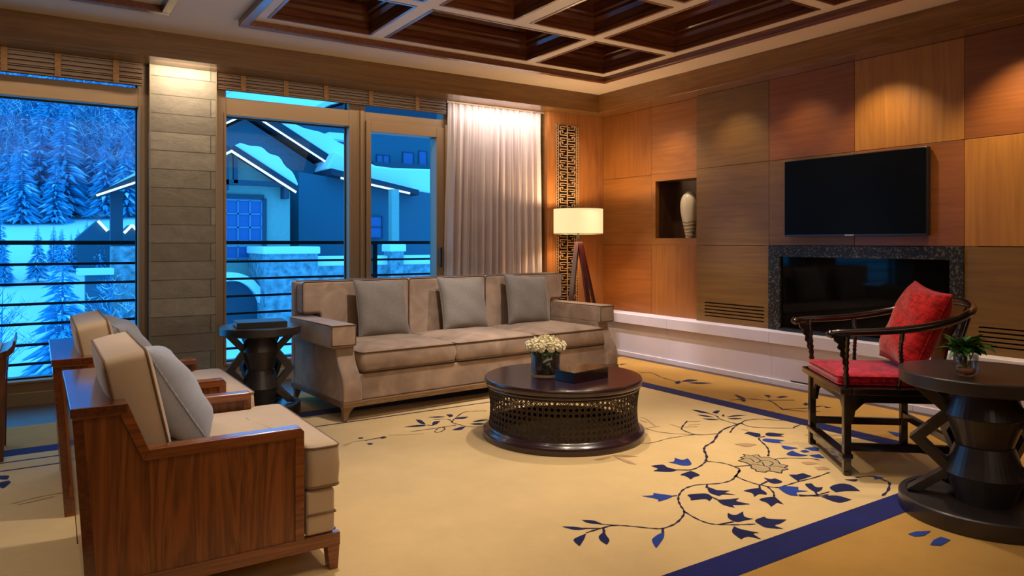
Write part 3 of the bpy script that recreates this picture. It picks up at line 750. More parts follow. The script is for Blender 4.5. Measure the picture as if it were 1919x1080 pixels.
# windows
def frame_member(m, x0, x1, z0, z1, y0=6.50, y1=6.62): m.bb(x0, x1, y0, y1, z0, z1)
def window(name, label, X0, X1, gx0, gx1, extra=None):
    r = sempty(name, label, ((X0+X1)/2, 6.56, 0)); ox = r.location.x
    m = MB()
    def q(x0, x1, z0, z1, y0=-.06, y1=.08): m.bb(x0-ox, x1-ox, y0, y1, z0, z1)
    q(X0, gx0, 0, 2.70); q(gx1, X1, 0, 2.70); q(gx0, gx1, 0, .165); q(gx0, gx1, 2.284, 2.436); q(gx0, gx1, 2.60, 2.70)
    # stepped inner lip round the big pane
    for a in ((gx0-.02, gx0, .145, 2.304), (gx1, gx1+.02, .145, 2.304), (gx0, gx1, 2.284, 2.304), (gx0, gx1, .145, .165)): q(*a, -.072, -.06)
    m.build('window_frame', M['frame'], r, bevel=.004)
    g = MB(); g.bb(gx0-ox, gx1-ox, .035, .043, .165, 2.284); g.bb(gx0-ox, gx1-ox, .035, .043, 2.436, 2.60); g.build('pane', M['winglass'], r)
    k = MB(); t = .012
    for (a0, a1, b0, b1) in ((gx0, gx1, .165, 2.284), (gx0, gx1, 2.436, 2.60)):
        k.bb(a0-ox, a0+t-ox, .02, .034, b0, b1); k.bb(a1-t-ox, a1-ox, .02, .034, b0, b1); k.bb(a0+t-ox, a1-t-ox, .02, .034, b0, b0+t); k.bb(a0+t-ox, a1-t-ox, .02, .034, b1-t, b1)
    k.build('gasket', M['frame_dark'], r)
    return r
window('window_1', 'tall bronze-framed window left of the stone pillar', -1.75, .75, -1.6, .678)
window('window_2', 'tall bronze-framed window right of the stone pillar', 1.25, 2.545, 1.348, 2.44)
# balcony door
r = sempty('door_1', 'bronze-framed glass balcony door beside the curtain', (3.0, 6.56, 0)); m = MB()
def q(x0, x1, z0, z1, y0=-.06, y1=.08): m.bb(x0-3, x1-3, y0, y1, z0, z1)
q(2.545, 2.60, 0, 2.7); q(3.43, 3.64, 0, 2.7); q(2.60, 3.43, 2.35, 2.436); q(2.6, 3.43, 2.6, 2.7); q(2.545, 2.575, 0, 2.44, -.085, -.06)
m.build('door_frame', M['frame'], r, bevel=.004)
m = MB(); q(2.60, 2.649, 0.02, 2.35, -.09, .06); q(3.342, 3.43, .02, 2.35, -.09, .06); q(2.649, 3.342, 2.249, 2.35, -.09, .06); q(2.649, 3.342, .02, .165, -.09, .06); q(3.43, 3.46, .02, 2.38, -.11, -.06)
m.build('door_leaf', M['frame'], r, bevel=.004)
g = MB(); g.bb(-.351, .342, .035, .043, .165, 2.249); g.build('pane', M['winglass'], r)
g = MB(); g.bb(-.4, .43, .035, .043, 2.436, 2.60); g.build('transom_pane', M['winglass'], r)
MB().bb(.36, .385, -.135, -.11, .95, 1.15).build('handle', M['tv_edge'], r, bevel=.005)

# bamboo blinds, rolled up
def blind(name, label, x0, x1, tapes, zb):
    r = thing(name, label, 'blind', ((x0+x1)/2, 6.445, zb)); ox = r.location.x
    m = MB(); h = 2.618-zb
    for i in range(16):
        z = h*(i+.5)/16; y = -.012+.012*math.sin(i*1.9)
        m.bb(x0-ox, x1-ox, y-.012, y+.012, z-h/32*.94, z+h/32*.94)
    m.build('slats', M['bamboo'], r)
    MB().bb(x0-ox, x1-ox, -.03, -.006, .0, .014).build('bottom_rail', M['bamboo'], r, bevel=.003)
    for t in tapes: MB().bb(t-ox-.02, t-ox+.02, -.040, -.024, .0, h).build('tape', M['cord'], r)
    return r
blind('bamboo_blind', 'rolled-up bamboo blind above the window left of the stone pillar', -1.7, .70, [-1.35, -.77, -.2, .13, .515], 2.441)
blind('bamboo_blind', 'rolled-up bamboo blind between the stone pillar and the curtain', 1.265, 3.42, [1.47, 1.83, 2.19, 2.62, 3.1], 2.482)

# curtain
m = MB(); n = 220; rows = 14; G = []
rnd = random.Random(3); ph = [rnd.uniform(0, 6.28) for _ in range(8)]
for j in range(rows+1):
    z = .02+(2.615-.02)*j/rows; f = j/rows; row = []
    for i in range(n+1):
        u = i/n
        x0_, x1_ = 3.45-.06*(1-f)*min(1, (1-f)*3), 4.60+.02*(1-f)
        amp = .012+.034*(1-f**3)
        y = 6.43+amp*(math.sin(2*PI*13*u+ph[0]+.5*math.sin(6*u+ph[1]))*.8+.45*math.sin(2*PI*29*u+ph[2]+(1-f)*1.5)+.25*math.sin(2*PI*47*u+ph[4]))
        x = x0_+(x1_-x0_)*u+.008*math.sin(2*PI*13*u*2+ph[5])*(1-f)
        row.append(m.bm.verts.new((x-4.03, y-6.43, z)))
    G.append(row)
for j in range(rows):
    for i in range(n): m._f([G[j][i], G[j][i+1], G[j+1][i+1], G[j+1][i]])
cur = thing('curtain', 'pale sheer curtain gathered beside the balcony door', 'curtain', (4.03, 6.43, 0))
c1 = m.build('drape', M['curtain'], cur, smooth=True); so = c1.modifiers.new('solid', 'SOLIDIFY'); so.thickness = .003
MB().bb(-.6, .6, -.015, .015, 2.60, 2.617).build('curtain_track', M['frame'], cur)

# ------------------------------------------------------------------ fireplace, screen, vase
fp = thing('fireplace', 'wide black-glass fireplace with dark marble surround below the television', 'fireplace', (5.355, 3.27, .44))
def fy(y): return y-3.27
m = MB(); gz = .635
A0, A1, B0, B1 = 4.067, 2.471, 3.947, 2.561
m.bb(-.012, .04, fy(A1)+.002, fy(A0)-.002, gz, .73-.002)
m.bb(-.012, .04, fy(B0), fy(A0)-.002, 0, gz); m.bb(-.012, .04, fy(A1)+.002, fy(B1), 0, gz)
m.build('marble_surround', M['granite'], fp, bevel=.002)
MB().bb(.012, .02, fy(B1), fy(B0), .0, gz).build('hearth_glass', M['fireglass'], fp)
m = MB(); m.bb(-.02, .011, fy(B1), fy(B0), 0, .018); m.bb(-.035, -.02, fy(B1)+.02, fy(B0)-.02, 0, .008); m.bb(.002, .011, fy(B1), fy(B0), .018, .026)
m.build('hearth_trim', M['tv_edge'], fp)

tv = thing('television', 'large black flat-screen television mounted above the fireplace', 'television', (5.30, 3.28, 1.566))
m = MB(); m.bb(0, .05, -.591, .591, -.319, .319); m.build('screen_casing', M['tv_edge'], tv, bevel=.006)
MB().bb(-.002, .002, -.583, .583, -.304, .312).build('screen', M['tv_black'], tv)
MB().bb(.05, .11, -.2, .2, -.15, .15).build('wall_mount', M['frame_dark'], tv)
cu = bpy.data.curves.new('tmp_text', 'FONT'); cu.body = 'SAMSUNG'; cu.size = .016; cu.extrude = .0008; cu.align_x = 'CENTER'
to = bpy.data.objects.new('tmp_text', cu); COL.objects.link(to)
bpy.context.view_layer.update()
me = bpy.data.meshes.new_from_object(to.evaluated_get(bpy.context.evaluated_depsgraph_get())); bpy.data.objects.remove(to)
lo_ = bpy.data.objects.new('maker_mark', me); COL.objects.link(lo_); me.materials.clear(); me.materials.append(M['logo'])
lo_.parent = tv; lo_.rotation_euler = (PI/2, 0, -PI/2); lo_.location = (-.003, 0, -.317)

vs = thing('ceramic_vase', 'tall cream ceramic vase in the wall niche', 'vase', (5.56, 5.175, NZ0+.001))
prof = [(0, 0), (.042, 0), (.044, .008), (.046, .03), (.058, .09), (.076, .18), (.090, .26), (.095, .32), (.092, .37), (.080, .415), (.058, .448), (.036, .462), (.030, .466), (.030, .472), (.024, .472), (.022, .45), (0, .44)]
MB().lathe(prof, 40).build('vase_body', M['porcelain'], vs, smooth=True)

# ------------------------------------------------------------------ sofa
SR = math.radians(4.2)
sofa = thing('sofa', 'long three-seat taupe velvet sofa in front of the windows', 'sofa', (1.70, 4.63, 0), SR)
LN = 2.585
def arm_mb(u0, u1, outer):
    """S-curved arm front: profile in (v,z), v measured to the back"""
    P = [(.0, .125), (.0, .20), (.008, .25), (.035, .31), (.080, .37), (.112, .43), (.122, .47)]
    pts = [tuple(p)[:2] for p in smooth_path([(a, b_, 0) for a, b_ in P], 4)]
    pts = [(p[0], p[1]) for p in pts]
    return MB().prism(pts+[(.12, .50), (.90, .50), (.90, .125)], u0, u1, 'X')
for u0, u1, o0, o1 in ((0, .135, -.05, .135), (LN-.135, LN, LN-.135, LN+.035)):
    a = arm_mb(u0, u1, 0).build('arm', M['velvet'], sofa, bevel=.012, seg=3)
    MB().bb(o0, o1, .085, .86, .485, .64).build('arm_top', M['velvet'], a, bevel=.018, seg=4)
    e = .006
    rim = [(o0+e, .085, .50), (o0+e, .085, .634), (o1-e, .085, .634), (o1-e, .085, .50)]
    MB().tube(rim, .0045, 6, closed=True).tube([(o0+e, .09, .634), (o0+e, .85, .634)], .0045, 6).tube([(o1-e, .09, .634), (o1-e, .85, .634)], .0045, 6).build('arm_piping', M['velvet_dark'], a, smooth=True)
MB().bb(.13, LN-.13, .03, .86, .125, .305).build('seat_base', M['velvet'], sofa, bevel=.012, seg=3)
m = MB(); m.bb(-.005, LN+.005, .86, .945, .125, .905)
m.build('back_frame', M['velvet'], sofa, bevel=.02, seg=4)
MB().tube([(0.01, .87, .903), (LN-.01, .87, .903)], .0045, 6).build('back_piping', M['velvet_dark'], sofa, smooth=True)
iw = (LN-.28)/3
for k in range(3):
    x0 = .14+iw*k; x1 = x0+iw
    ol = rrect(x0+.003, x1-.003, .02, .72, .035)
    sc_ = MB().cushion(ol, .312, .452, .042, .010, .020).build('seat_cushion', M['velvet'], sofa, smooth=True)
    MB().tube([(p[0], p[1], .446) for p in ol], .0045, 6, closed=True).tube([(p[0], p[1], .318) for p in ol], .0045, 6, closed=True).build('seat_piping', M['velvet_dark'], sc_, smooth=True)
for k in range(3):
    x0 = .14+iw*k; x1 = x0+iw
    y0, y1 = .735, .865
    if k == 0: pts = [(x0+.01, .40), (x1-.003, .40), (x1-.003, .90), (.01, .90), (.01, .665), (x0+.01, .665)]
    elif k == 2: pts = [(x0+.003, .40), (x1-.01, .40), (x1-.01, .665), (LN-.01, .665), (LN-.01, .90), (x0+.003, .90)]
    else: pts = [(x0+.003, .40), (x1-.003, .40), (x1-.003, .90), (x0+.003, .90)]
    P = round_poly(pts, .025, 4, 3)
    mm = MB().prism(P, y0, y1, 'Y')
    o = mm.build('back_cushion', M['velvet'], sofa, bevel=.022, seg=4)
    MB().tube([(p[0], y0+.007, p[1]) for p in P], .0045, 6, closed=True).build('back_cushion_piping', M['velvet_dark'], o, smooth=True)
# timber plinth and splayed legs
m = MB(); m.bb(-.004, LN+.004, -.004, .03, .093, .128); m.bb(-.004, .03, .03, .945, .093, .128); m.bb(LN-.03, LN+.004, .03, .945, .093, .128); m.bb(.03, LN-.03, .915, .945, .093, .128)
m.build('base_rail', M['oakleg'], sofa, bevel=.004)
for u, v, su, sv in ((.03, .03, -1, -1), (LN-.03, .03, 1, -1), (.03, .90, -1, 1), (LN-.03, .90, 1, 1)):
    m = MB(); rings = []
    for z, s_, off in ((.10, .062, 0), (.07, .046, .0), (.03, .034, .006), (0, .030, .014)):
        cx, cy = u+su*off, v+sv*off*.6
        rings.append([m.bm.verts.new((cx+a*s_/2, cy+b_*s_/2, z)) for a, b_ in ((-1, -1), (1, -1), (1, 1), (-1, 1))])
    for p, q_ in zip(rings, rings[1:]):
        for i in range(4): m._f([p[i], p[(i+1) % 4], q_[(i+1) % 4], q_[i]])
    m._f(rings[0][::-1]); m._f(rings[-1])
    br = m
    sx = -su; # curved bracket to the rail
    br.prism([(u, .098), (u+sx*.13, .098), (u+sx*.06, .088), (u+sx*.03, .06), (u, .05)], v-.012, v+.012, 'Y')
    br.build('leg', M['oakleg'], sofa, bevel=.003)
def sofa_pt(u, v, z):
    c, s_ = math.cos(SR), math.sin(SR); return (1.70+u*c-v*s_, 4.63+u*s_+v*c, z)
lean = math.radians(-17)
for lab, u, rz_, roll, sd in (('grey linen pillow at the left end of the sofa', .585, 4, 3, 1), ('grey linen pillow on the middle seat of the sofa', 1.34, 0, 2, 2), ('grey linen pillow at the right end of the sofa', 2.03, -3, 5, 4)):
    throw_pillow('throw_pillow', lab, sofa_pt(u, .585, .685), SR+math.radians(rz_), lean, .45, .45, .15, M['greylinen'], sd, math.radians(roll))

# ------------------------------------------------------------------ armchairs (facing +x)
def armchair(loc, label):
    r = thing('armchair', label, 'armchair', loc, 0)
    prof = [(.045, .0), (.0, .69), (.152, .69), (.212, .535), (.700, .535), (.712, .522), (.712, .09), (.11, .09), (.095, .0)]
    for i, y in enumerate((0, .77)):
        p = MB().prism([(a, b_) for a, b_ in prof], y+.006, y+.026, 'Y').build('side_panel', M['rosewood'], r)
        # raised edge trim following the outline
        t = .034; m = MB()
        def strip(a, b_, c, d): m.prism([a, b_, c, d], y-.0, y+.03, 'Y')
        strip((.0, .69), (.152, .69), (.130, .69-t), (.0025, .69-t))
        strip((.152, .69), (.212, .535), (.196, .535-t), (.130, .69-t))
        strip((.212, .535), (.700, .535), (.680, .535-t), (.196, .535-t))
        m.prism([(.700, .535), (.712, .522), (.712, .135), (.680, .135), (.680, .535-t)], y, y+.03, 'Y')
        strip((.062, .135), (.845, .135), (.845, .088), (.062, .088))
        m.build('edge_trim', M['rosewood_x'], p, bevel=.0015)
    # arm tops
    for i, (y0, y1) in enumerate(((0, .062), (.738, .80))):
        MB().bb(.205, .704, y0+(.003 if i == 0 else 0), y1-(0 if i == 0 else .003), .500, .5365).build('armrest', M['rosewood_x'], r, bevel=.008, seg=3)
    # back panel and wide cap
    m = MB(); m.prism([(.046, .02), (.075, .02), (.03, .66), (.001, .66)], .004, .796, 'Y'); m.build('back_panel', M['rosewood_y'], r)
    MB().bb(-.004, .152, -.002, .802, .662, .692).build('back_cap', M['rosewood_y'], r, bevel=.003)
    # legs
    for y in (.002, .742):
        MB().prism([(.795, .10), (.845, .10), (.838, 0), (.806, 0)], y, y+.05, 'Y').build('leg', M['rosewood_x'], r, bevel=.003)
    MB().bb(.815, .845, .05, .75, .09, .135).build('front_rail', M['rosewood_x'], r)
    # upholstery
    MB().bb(.722, .828, .008, .792, .136, .298).build('seat_front', M['linen'], r, bevel=.012, seg=3)
    MB().bb(.05, .722, .035, .765, .136, .298).build('seat_base', M['linen'], r)
    MB().tube([(.724, .006, .212), (.829, .006, .212), (.829, .794, .212), (.724, .794, .212)], .004, 6).build('seat_seam', M['linen_dark'], r, smooth=True)
    T_ = [(.10, .066), (.716, .066), (.730, .006), (.848, .006), (.848, .794), (.730, .794), (.716, .734), (.10, .734)]
    ol = round_poly(T_, .03, 4, 4)
    s_ = MB().cushion(ol, .302, .458, .04, .006, .014).build('seat_cushion', M['linen'], r, smooth=True)
    MB().tube([(p[0], p[1], .452) for p in ol], .004, 6, closed=True).tube([(p[0], p[1], .308) for p in ol], .004, 6, closed=True).build('seat_piping', M['linen_dark'], s_, smooth=True)
    # back cushion: box cushion standing, leaning back
    bc = MB(); ol = rrect(-.32, .32, -.185, .185, .03)
    bc.cushion(ol, -.068, .068, .022, .004, .014, .012)
    o = bc.build('back_cushion', M['linen'], r, smooth=True)
    ang = math.radians(80)
    # cushion local x -> chair y, local y -> up, local z -> chair +x (leaning)
    tilt = math.radians(12)
    up = Vector((-math.sin(tilt), 0, math.cos(tilt))); fw = Vector((math.cos(tilt), 0, math.sin(tilt))); sd = Vector((0, 1, 0))
    R = Matrix((sd, up, fw)).transposed()
    o.rotation_euler = R.to_euler(); o.location = (.19, .40, .65)
    MB().tube([(p[0], p[1], .062) for p in ol], .004, 6, closed=True).tube([(p[0], p[1], -.062) for p in ol], .004, 6, closed=True).build('back_cushion_piping', M['linen_dark'], o, smooth=True)
    return r
ac = armchair((.088, 2.575, 0), 'armchair with rosewood side, nearest the camera')
dup(ac, (.055, 3.695, 0), 0, 'armchair with rosewood side, farther one near the stone pillar')
throw_pillow('throw_pillow', 'blue-grey pillow on the nearest armchair', (.395, 2.99, .635), math.radians(98), math.radians(-30), .44, .40, .20, M['bluegrey'], 6, math.radians(6))
throw_pillow('throw_pillow', 'blue-grey pillow on the farther armchair by the stone pillar', (.385, 4.12, .635), math.radians(94), math.radians(-28), .44, .40, .19, M['bluegrey'], 9, math.radians(-5))

# ------------------------------------------------------------------ coffee table
ct = thing('coffee_table', 'low round dark coffee table with woven cane drum', 'coffee table', (2.754, 3.615, 0))
MB().lathe([(0, .325), (.478, .325), (.486, .33), (.490, .338), (.492, .352), (.490, .362), (.484, .368), (0, .368)], 96).build('table_top', M['lacquer'], ct, smooth=False, bevel=.002)
MB().lathe([(.452, .325), (.478, .325), (.480, .315), (.470, .305), (.462, .30), (.452, .30)], 96, closed=True).build('upper_ring', M['lacquer'], ct, smooth=True)
MB().lathe([(.440, .0), (.500, .0), (.503, .008), (.503, .040), (.498, .048), (.484, .052), (.480, .062), (.470, .070), (.455, .074), (.440, .074)], 96, closed=True).build('plinth', M['lacquer'], ct, smooth=True)
m = MB(); nc = 84; zs0, zs1 = .070, .302; nr = 7
def drum_r(z):
    f = (z-zs0)/(zs1-zs0); return .452+.012*(2*f-1)**2+.006*f
cell = (zs1-zs0)/nr
def strip_h(z, w, off=0):
    r = drum_r(z)+off
    m.lathe([(r-.0015, z-w/2), (r+.0015, z-w/2), (r+.0015, z+w/2), (r-.0015, z+w/2)], nc, closed=True)
for k in range(nr+1):
    z = zs0+cell*k
    strip_h(min(max(z-.0038, zs0+.001), zs1), .0034); strip_h(min(z+.0038, zs1), .0034)
def strip_path(f0, w, slope):
    # slope in cells per row
    prevs = None
    steps = nr*2
    for i in range(steps+1):
        z = zs0+(zs1-zs0)*i/steps; a = (f0+slope*i/2)*2*PI/nc; r = drum_r(z)+(.0018 if slope else 0)
        da = w/2/r
        cur_ = [m.bm.verts.new((rr*math.cos(a+s*da), rr*math.sin(a+s*da), z)) for rr, s in ((r-.0012, -1), (r-.0012, 1), (r+.0012, 1), (r+.0012, -1))]
        if prevs:
            for q_ in range(4): m._f([prevs[q_], prevs[(q_+1) % 4], cur_[(q_+1) % 4], cur_[q_]])
        prevs = cur_
for k in range(nc):
    strip_path(k-.12, .0034, 0); strip_path(k+.12, .0034, 0); strip_path(k+.5, .0048, 1); strip_path(k+.5, .0048, -1)
m.build('cane_drum', M['cane'], ct)

bx = thing('lacquer_box', 'black lacquer box beside the white flowers on the coffee table', 'box', (2.775, 3.455, .3685), math.radians(8))
MB().bb(-.15, .15, -.08, .08, 0, .048).build('box_base', M['lacquerbox'], bx, bevel=.002)
MB().bb(-.152, .152, -.082, .082, .049, .063).build('box_lid', M['lacquerbox'], bx, bevel=.002)

# flower vase
def petal_cluster(c, rad, rnd, n=26):
    m = MB()
    m.lathe([(0, -rad*.8), (rad*.5, -rad*.5), (rad*.6, 0), (rad*.45, rad*.4), (0, rad*.55)], 10, c)
    for i in range(n):
        th = rnd.uniform(0, 2*PI); phi = math.acos(rnd.uniform(-.25, 1)); d = Vector((math.sin(phi)*math.cos(th), math.sin(phi)*math.sin(th), math.cos(phi)))
        u = d.cross(Vector((.3, .5, .8))).normalized(); v = d.cross(u)
        p = Vector(c)+d*rad*.55; s_ = rad*rnd.uniform(.5, .75)
        tip = p+d*rad*.45+u*s_*.2
        vs_ = [p-v*s_*.2, p+u*s_*.35-v*s_*.05+d*rad*.25, tip+v*s_*.5, tip-u*s_*.1+v*s_*.15+d*rad*.1, tip-v*s_*.5, p-u*s_*.35+d*rad*.25]
        m.poly(vs_)
    return m
fv = thing('flower_vase', 'clear glass vase of white flowers lined with dark green leaves on the coffee table', 'flower vase', (2.655, 3.665, .3685))
MB().lathe([(0, 0), (.090, 0), (.092, .003), (.092, .150), (.089, .150), (.0885, .014), (0, .012)], 48).build('glass_vase', M['clear'], fv, smooth=True)
MB().lathe([(0, .016), (.084, .016), (.085, .02), (.085, .138), (.080, .142), (0, .142)], 32).build('leaf_lining', M['leaf_wrap'], fv, smooth=True)
rnd = random.Random(5)
spots = [(0, 0, .212)]+[(.05*math.cos(a), .05*math.sin(a), .203) for a in [k*2*PI/5 for k in range(5)]]+[(.09*math.cos(a), .09*math.sin(a), .180) for a in [.3+k*2*PI/9 for k in range(9)]]
for s_ in spots:
    petal_cluster(s_, .041, rnd, 34).build('blossom', M['petal'], fv, smooth=False)
def leaf_mesh(m, base, d, length, width, droop=.3, up=Vector((0, 0, 1))):
    d = Vector(d).normalized(); side = d.cross(up).normalized(); base = Vector(base); n = 6; prev = None
    for i in range(n+1):
        t = i/n; p = base+d*length*t+up*(-droop*length*t*t); w = width*math.sin(PI*min(1, t*.93+.05))**.8/2
        nrm = side.cross(d).normalized()
        row = [m.bm.verts.new(p-side*w+nrm*w*.35), m.bm.verts.new(p), m.bm.verts.new(p+side*w+nrm*w*.35)]
        if prev:
            m._f([prev[0], prev[1], row[1], row[0]]); m._f([prev[1], prev[2], row[2], row[1]])
        prev = row
m = MB()
for k in range(16):
    a = k*2*PI/16+.1; leaf_mesh(m, (.06*math.cos(a), .06*math.sin(a), .145), (math.cos(a), math.sin(a), .35), .05, .028, .5)
o = m.build('leaf_collar', M['leaf'], fv, smooth=True)

# ------------------------------------------------------------------ sculptural side tables
def side_table(label, loc, rz, k, hh):
    """k: radius, hh: height"""
    r = thing('side_table', label, 'side table', loc, rz)
    MB().lathe([(0, hh-.058), (k-.006, hh-.058), (k, hh-.052), (k, hh-.005), (k-.005, hh), (0, hh)], 72).build('table_top', M['ebony_grey'], r, smooth=False, bevel=.001)
    MB().lathe([(0, 0), (k-.002, 0), (k, .006), (k, .068), (k-.006, .074), (k-.03, .074), (k-.034, .060), (0, .058)], 72).build('base', M['ebony_grey'], r, smooth=False, bevel=.001)
    zs = [.058, .185, .31, .44, hh-.058]; s_ = k/.335
    rn, rw = .108*s_, .152*s_
    m = MB(); seg = 8
    prof = [(rn, zs[0]), (rw, zs[1]-.004), (rw+.004, zs[1]), (rn+.006, zs[2]-.002), (rn, zs[2]), (rw, zs[3]-.004), (rw+.004, zs[3]), (rn+.004, zs[4])]
    m.lathe([(0, zs[0])]+prof+[(0, zs[4])], 48)
    m.build('column', M['ebony_grey'], r, bevel=0)
    ro, ri = k-.035, .152*s_
    for a in (math.radians(88), math.radians(-88), math.radians(150), math.radians(-150)):
        m = MB(); pts = [(ro-.0, zs[4]), (ri+.005, zs[3]), (ro-.01, zs[2]+.0), (ri+.005, zs[1]), (ro, zs[0]+.014)]
        th = .058
        inner = [(max(.09*s_, p[0]-th), p[1]) for p in pts]
        # a zigzag board: outline between outer and inner polylines
        wv = .040
        c_, sn = math.cos(a), math.sin(a); rad = Vector((c_, sn, 0)); tan = Vector((-sn, c_, 0))
        V = []
        for (po, pi) in zip(pts, inner):
            V.append([m.bm.verts.new(rad*q_[0]+tan*w_+Vector((0, 0, q_[1]))) for q_, w_ in ((po, -wv), (po, wv), (pi, wv), (pi, -wv))])
        for A_, B_ in zip(V, V[1:]):
            for i in range(4): m._f([A_[i], A_[(i+1) % 4], B_[(i+1) % 4], B_[i]])
        m._f(V[0][::-1]); m._f(V[-1])
        m.build('zigzag_leg', M['ebony_grey'], r, bevel=.002)
    return r
st1 = side_table('large round black side table at the right, with zigzag legs', (3.487, 1.525, 0), math.atan2(-1.525, -3.487), .335, .63)
st2 = side_table('small round black side table between the stone pillar and the sofa', (1.312, 5.22, 0), math.atan2(-5.22, -1.312), .272, .615)

bk = thing('book', 'large black book lying on the small side table', 'book', (1.30, 5.19, .6155), math.radians(-6))
m = MB(); m.bb(-.165, .165, -.12, .12, 0, .004); m.bb(-.165, .165, -.12, .12, .034, .038); m.bb(-.165, .165, -.12, -.114, .004, .034)
m.build('cover', M['bookcover'], bk, bevel=.001)
MB().bb(-.160, .160, -.114, .114, .0045, .0335).build('pages', M['paper'], bk)

# plant on the right table
pv = thing('potted_plant', 'leafy green sprigs in a clear glass tumbler on the right side table', 'plant', (3.30, 1.515, .631))
MB().lathe([(0, 0), (.030, 0), (.036, .006), (.044, .025), (.047, .055), (.046, .098), (.0435, .098), (.044, .055), (.041, .027), (.033, .010), (0, .009)], 40).build('glass_tumbler', M['clear'], pv, smooth=True)
MB().lathe([(0, .012), (.028, .012), (.036, .024), (.034, .034), (0, .038)], 20).build('pebbles', M['pebble'], pv, smooth=True)
m = MB(); rnd = random.Random(11)
for k in range(22):
    a = rnd.uniform(0, 2*PI); q_ = rnd.uniform(0, .026); b_ = a+rnd.uniform(-1, 1)
    m.tube([(q_*math.cos(b_), q_*math.sin(b_), .035), (.033*math.cos(a)*rnd.random(), .033*math.sin(a)*rnd.random(), .10), (.045*math.cos(a), .045*math.sin(a), .15)], .0022, 5)
m.build('stems', M['water'], pv)
for k in range(64):
    m = MB(); a = rnd.uniform(0, 2*PI); el = rnd.uniform(-.15, 1.25); rr = rnd.uniform(.01, .04)
    leaf_mesh(m, (rr*math.cos(a), rr*math.sin(a), .105+rnd.uniform(0, .035)), (math.cos(a)*math.cos(el), math.sin(a)*math.cos(el), math.sin(el)), rnd.uniform(.055, .095), rnd.uniform(.028, .044), rnd.uniform(.1, .5))
    m.build('leaf', M['leaf_light'] if k % 6 == 0 else M['leaf'], pv, smooth=True)

# ------------------------------------------------------------------ horseshoe armchair
HR = math.radians(50.8)
hc = thing('horseshoe_chair', 'black Chinese horseshoe-back armchair right of the coffee table', 'chair', (3.868, 2.237, 0), HR)
mat_ = M['blackwood']
SZ = .455
# seat frame
m = MB(); X_, Y0_, Y1_ = .335, -.30, .30
for a in ((-X_, X_, Y1_-.06, Y1_), (-X_, X_, Y0_, Y0_+.06), (-X_, -X_+.06, Y0_+.06, Y1_-.06), (X_-.06, X_, Y0_+.06, Y1_-.06)): m.bb(*a, SZ-.035, SZ)
m.bb(-X_+.06, X_-.06, Y0_+.06, Y1_-.06, SZ-.022, SZ-.008)
m.build('seat_frame', mat_, hc, bevel=.008, seg=3)
LXx, LF, LB = .288, .255, -.262
for x in (-LXx, LXx):
    for y in (LF, LB):
        m = MB(); m.bb(x-.019, x+.019, y-.019, y+.019, 0, SZ-.03); m.build('leg', mat_, hc, bevel=.006, seg=3)
# aprons with curved ends
def apron(p, q, name='apron'):
    p = Vector(p); q = Vector(q); L = (q-p).length; d = (q-p).normalized(); m = MB()
    zt = SZ-.035
    pr = [(0, zt), (L, zt), (L, zt-.15), (L-.012, zt-.15), (L-.022, zt-.09), (L-.05, zt-.062), (L-.07, zt-.045), (.07, zt-.045), (.05, zt-.062), (.022, zt-.09), (.012, zt-.15), (0, zt-.15)]
    A = []; n = Vector((-d.y, d.x, 0))*.007
    for s_ in (-1, 1): A.append([m.bm.verts.new(p+d*a+n*s_+Vector((0, 0, b_))) for a, b_ in pr])
    m._f(A[0][::-1]); m._f(A[1])
    for i in range(len(pr)): m._f([A[0][i], A[0][(i+1) % len(pr)], A[1][(i+1) % len(pr)], A[1][i]])
    m.build(name, mat_, hc)
apron((-LXx+.019, LF, 0), (LXx-.019, LF, 0)); apron((-LXx+.019, LB, 0), (LXx-.019, LB, 0))
apron((-LXx, LB+.019, 0), (-LXx, LF-.019, 0)); apron((LXx, LB+.019, 0), (LXx, LF-.019, 0))
# stretchers: low footrest in front, rising to the back
m = MB(); m.bb(-LXx-.02, LXx+.02, LF-.028, LF+.028, .085, .112); m.build('footrest', mat_, hc, bevel=.006, seg=3)
m = MB(); m.bb(-LXx+.019, LXx-.019, LF-.008, LF+.008, .045, .085); m.build('footrest_apron', mat_, hc)
for x in (-LXx, LXx): MB().bb(x-.014, x+.014, LB+.019, LF-.019, .125, .165).build('stretcher', mat_, hc, bevel=.004)
MB().bb(-LXx+.019, LXx-.019, LB-.014, LB+.014, .165, .205).build('stretcher', mat_, hc, bevel=.004)
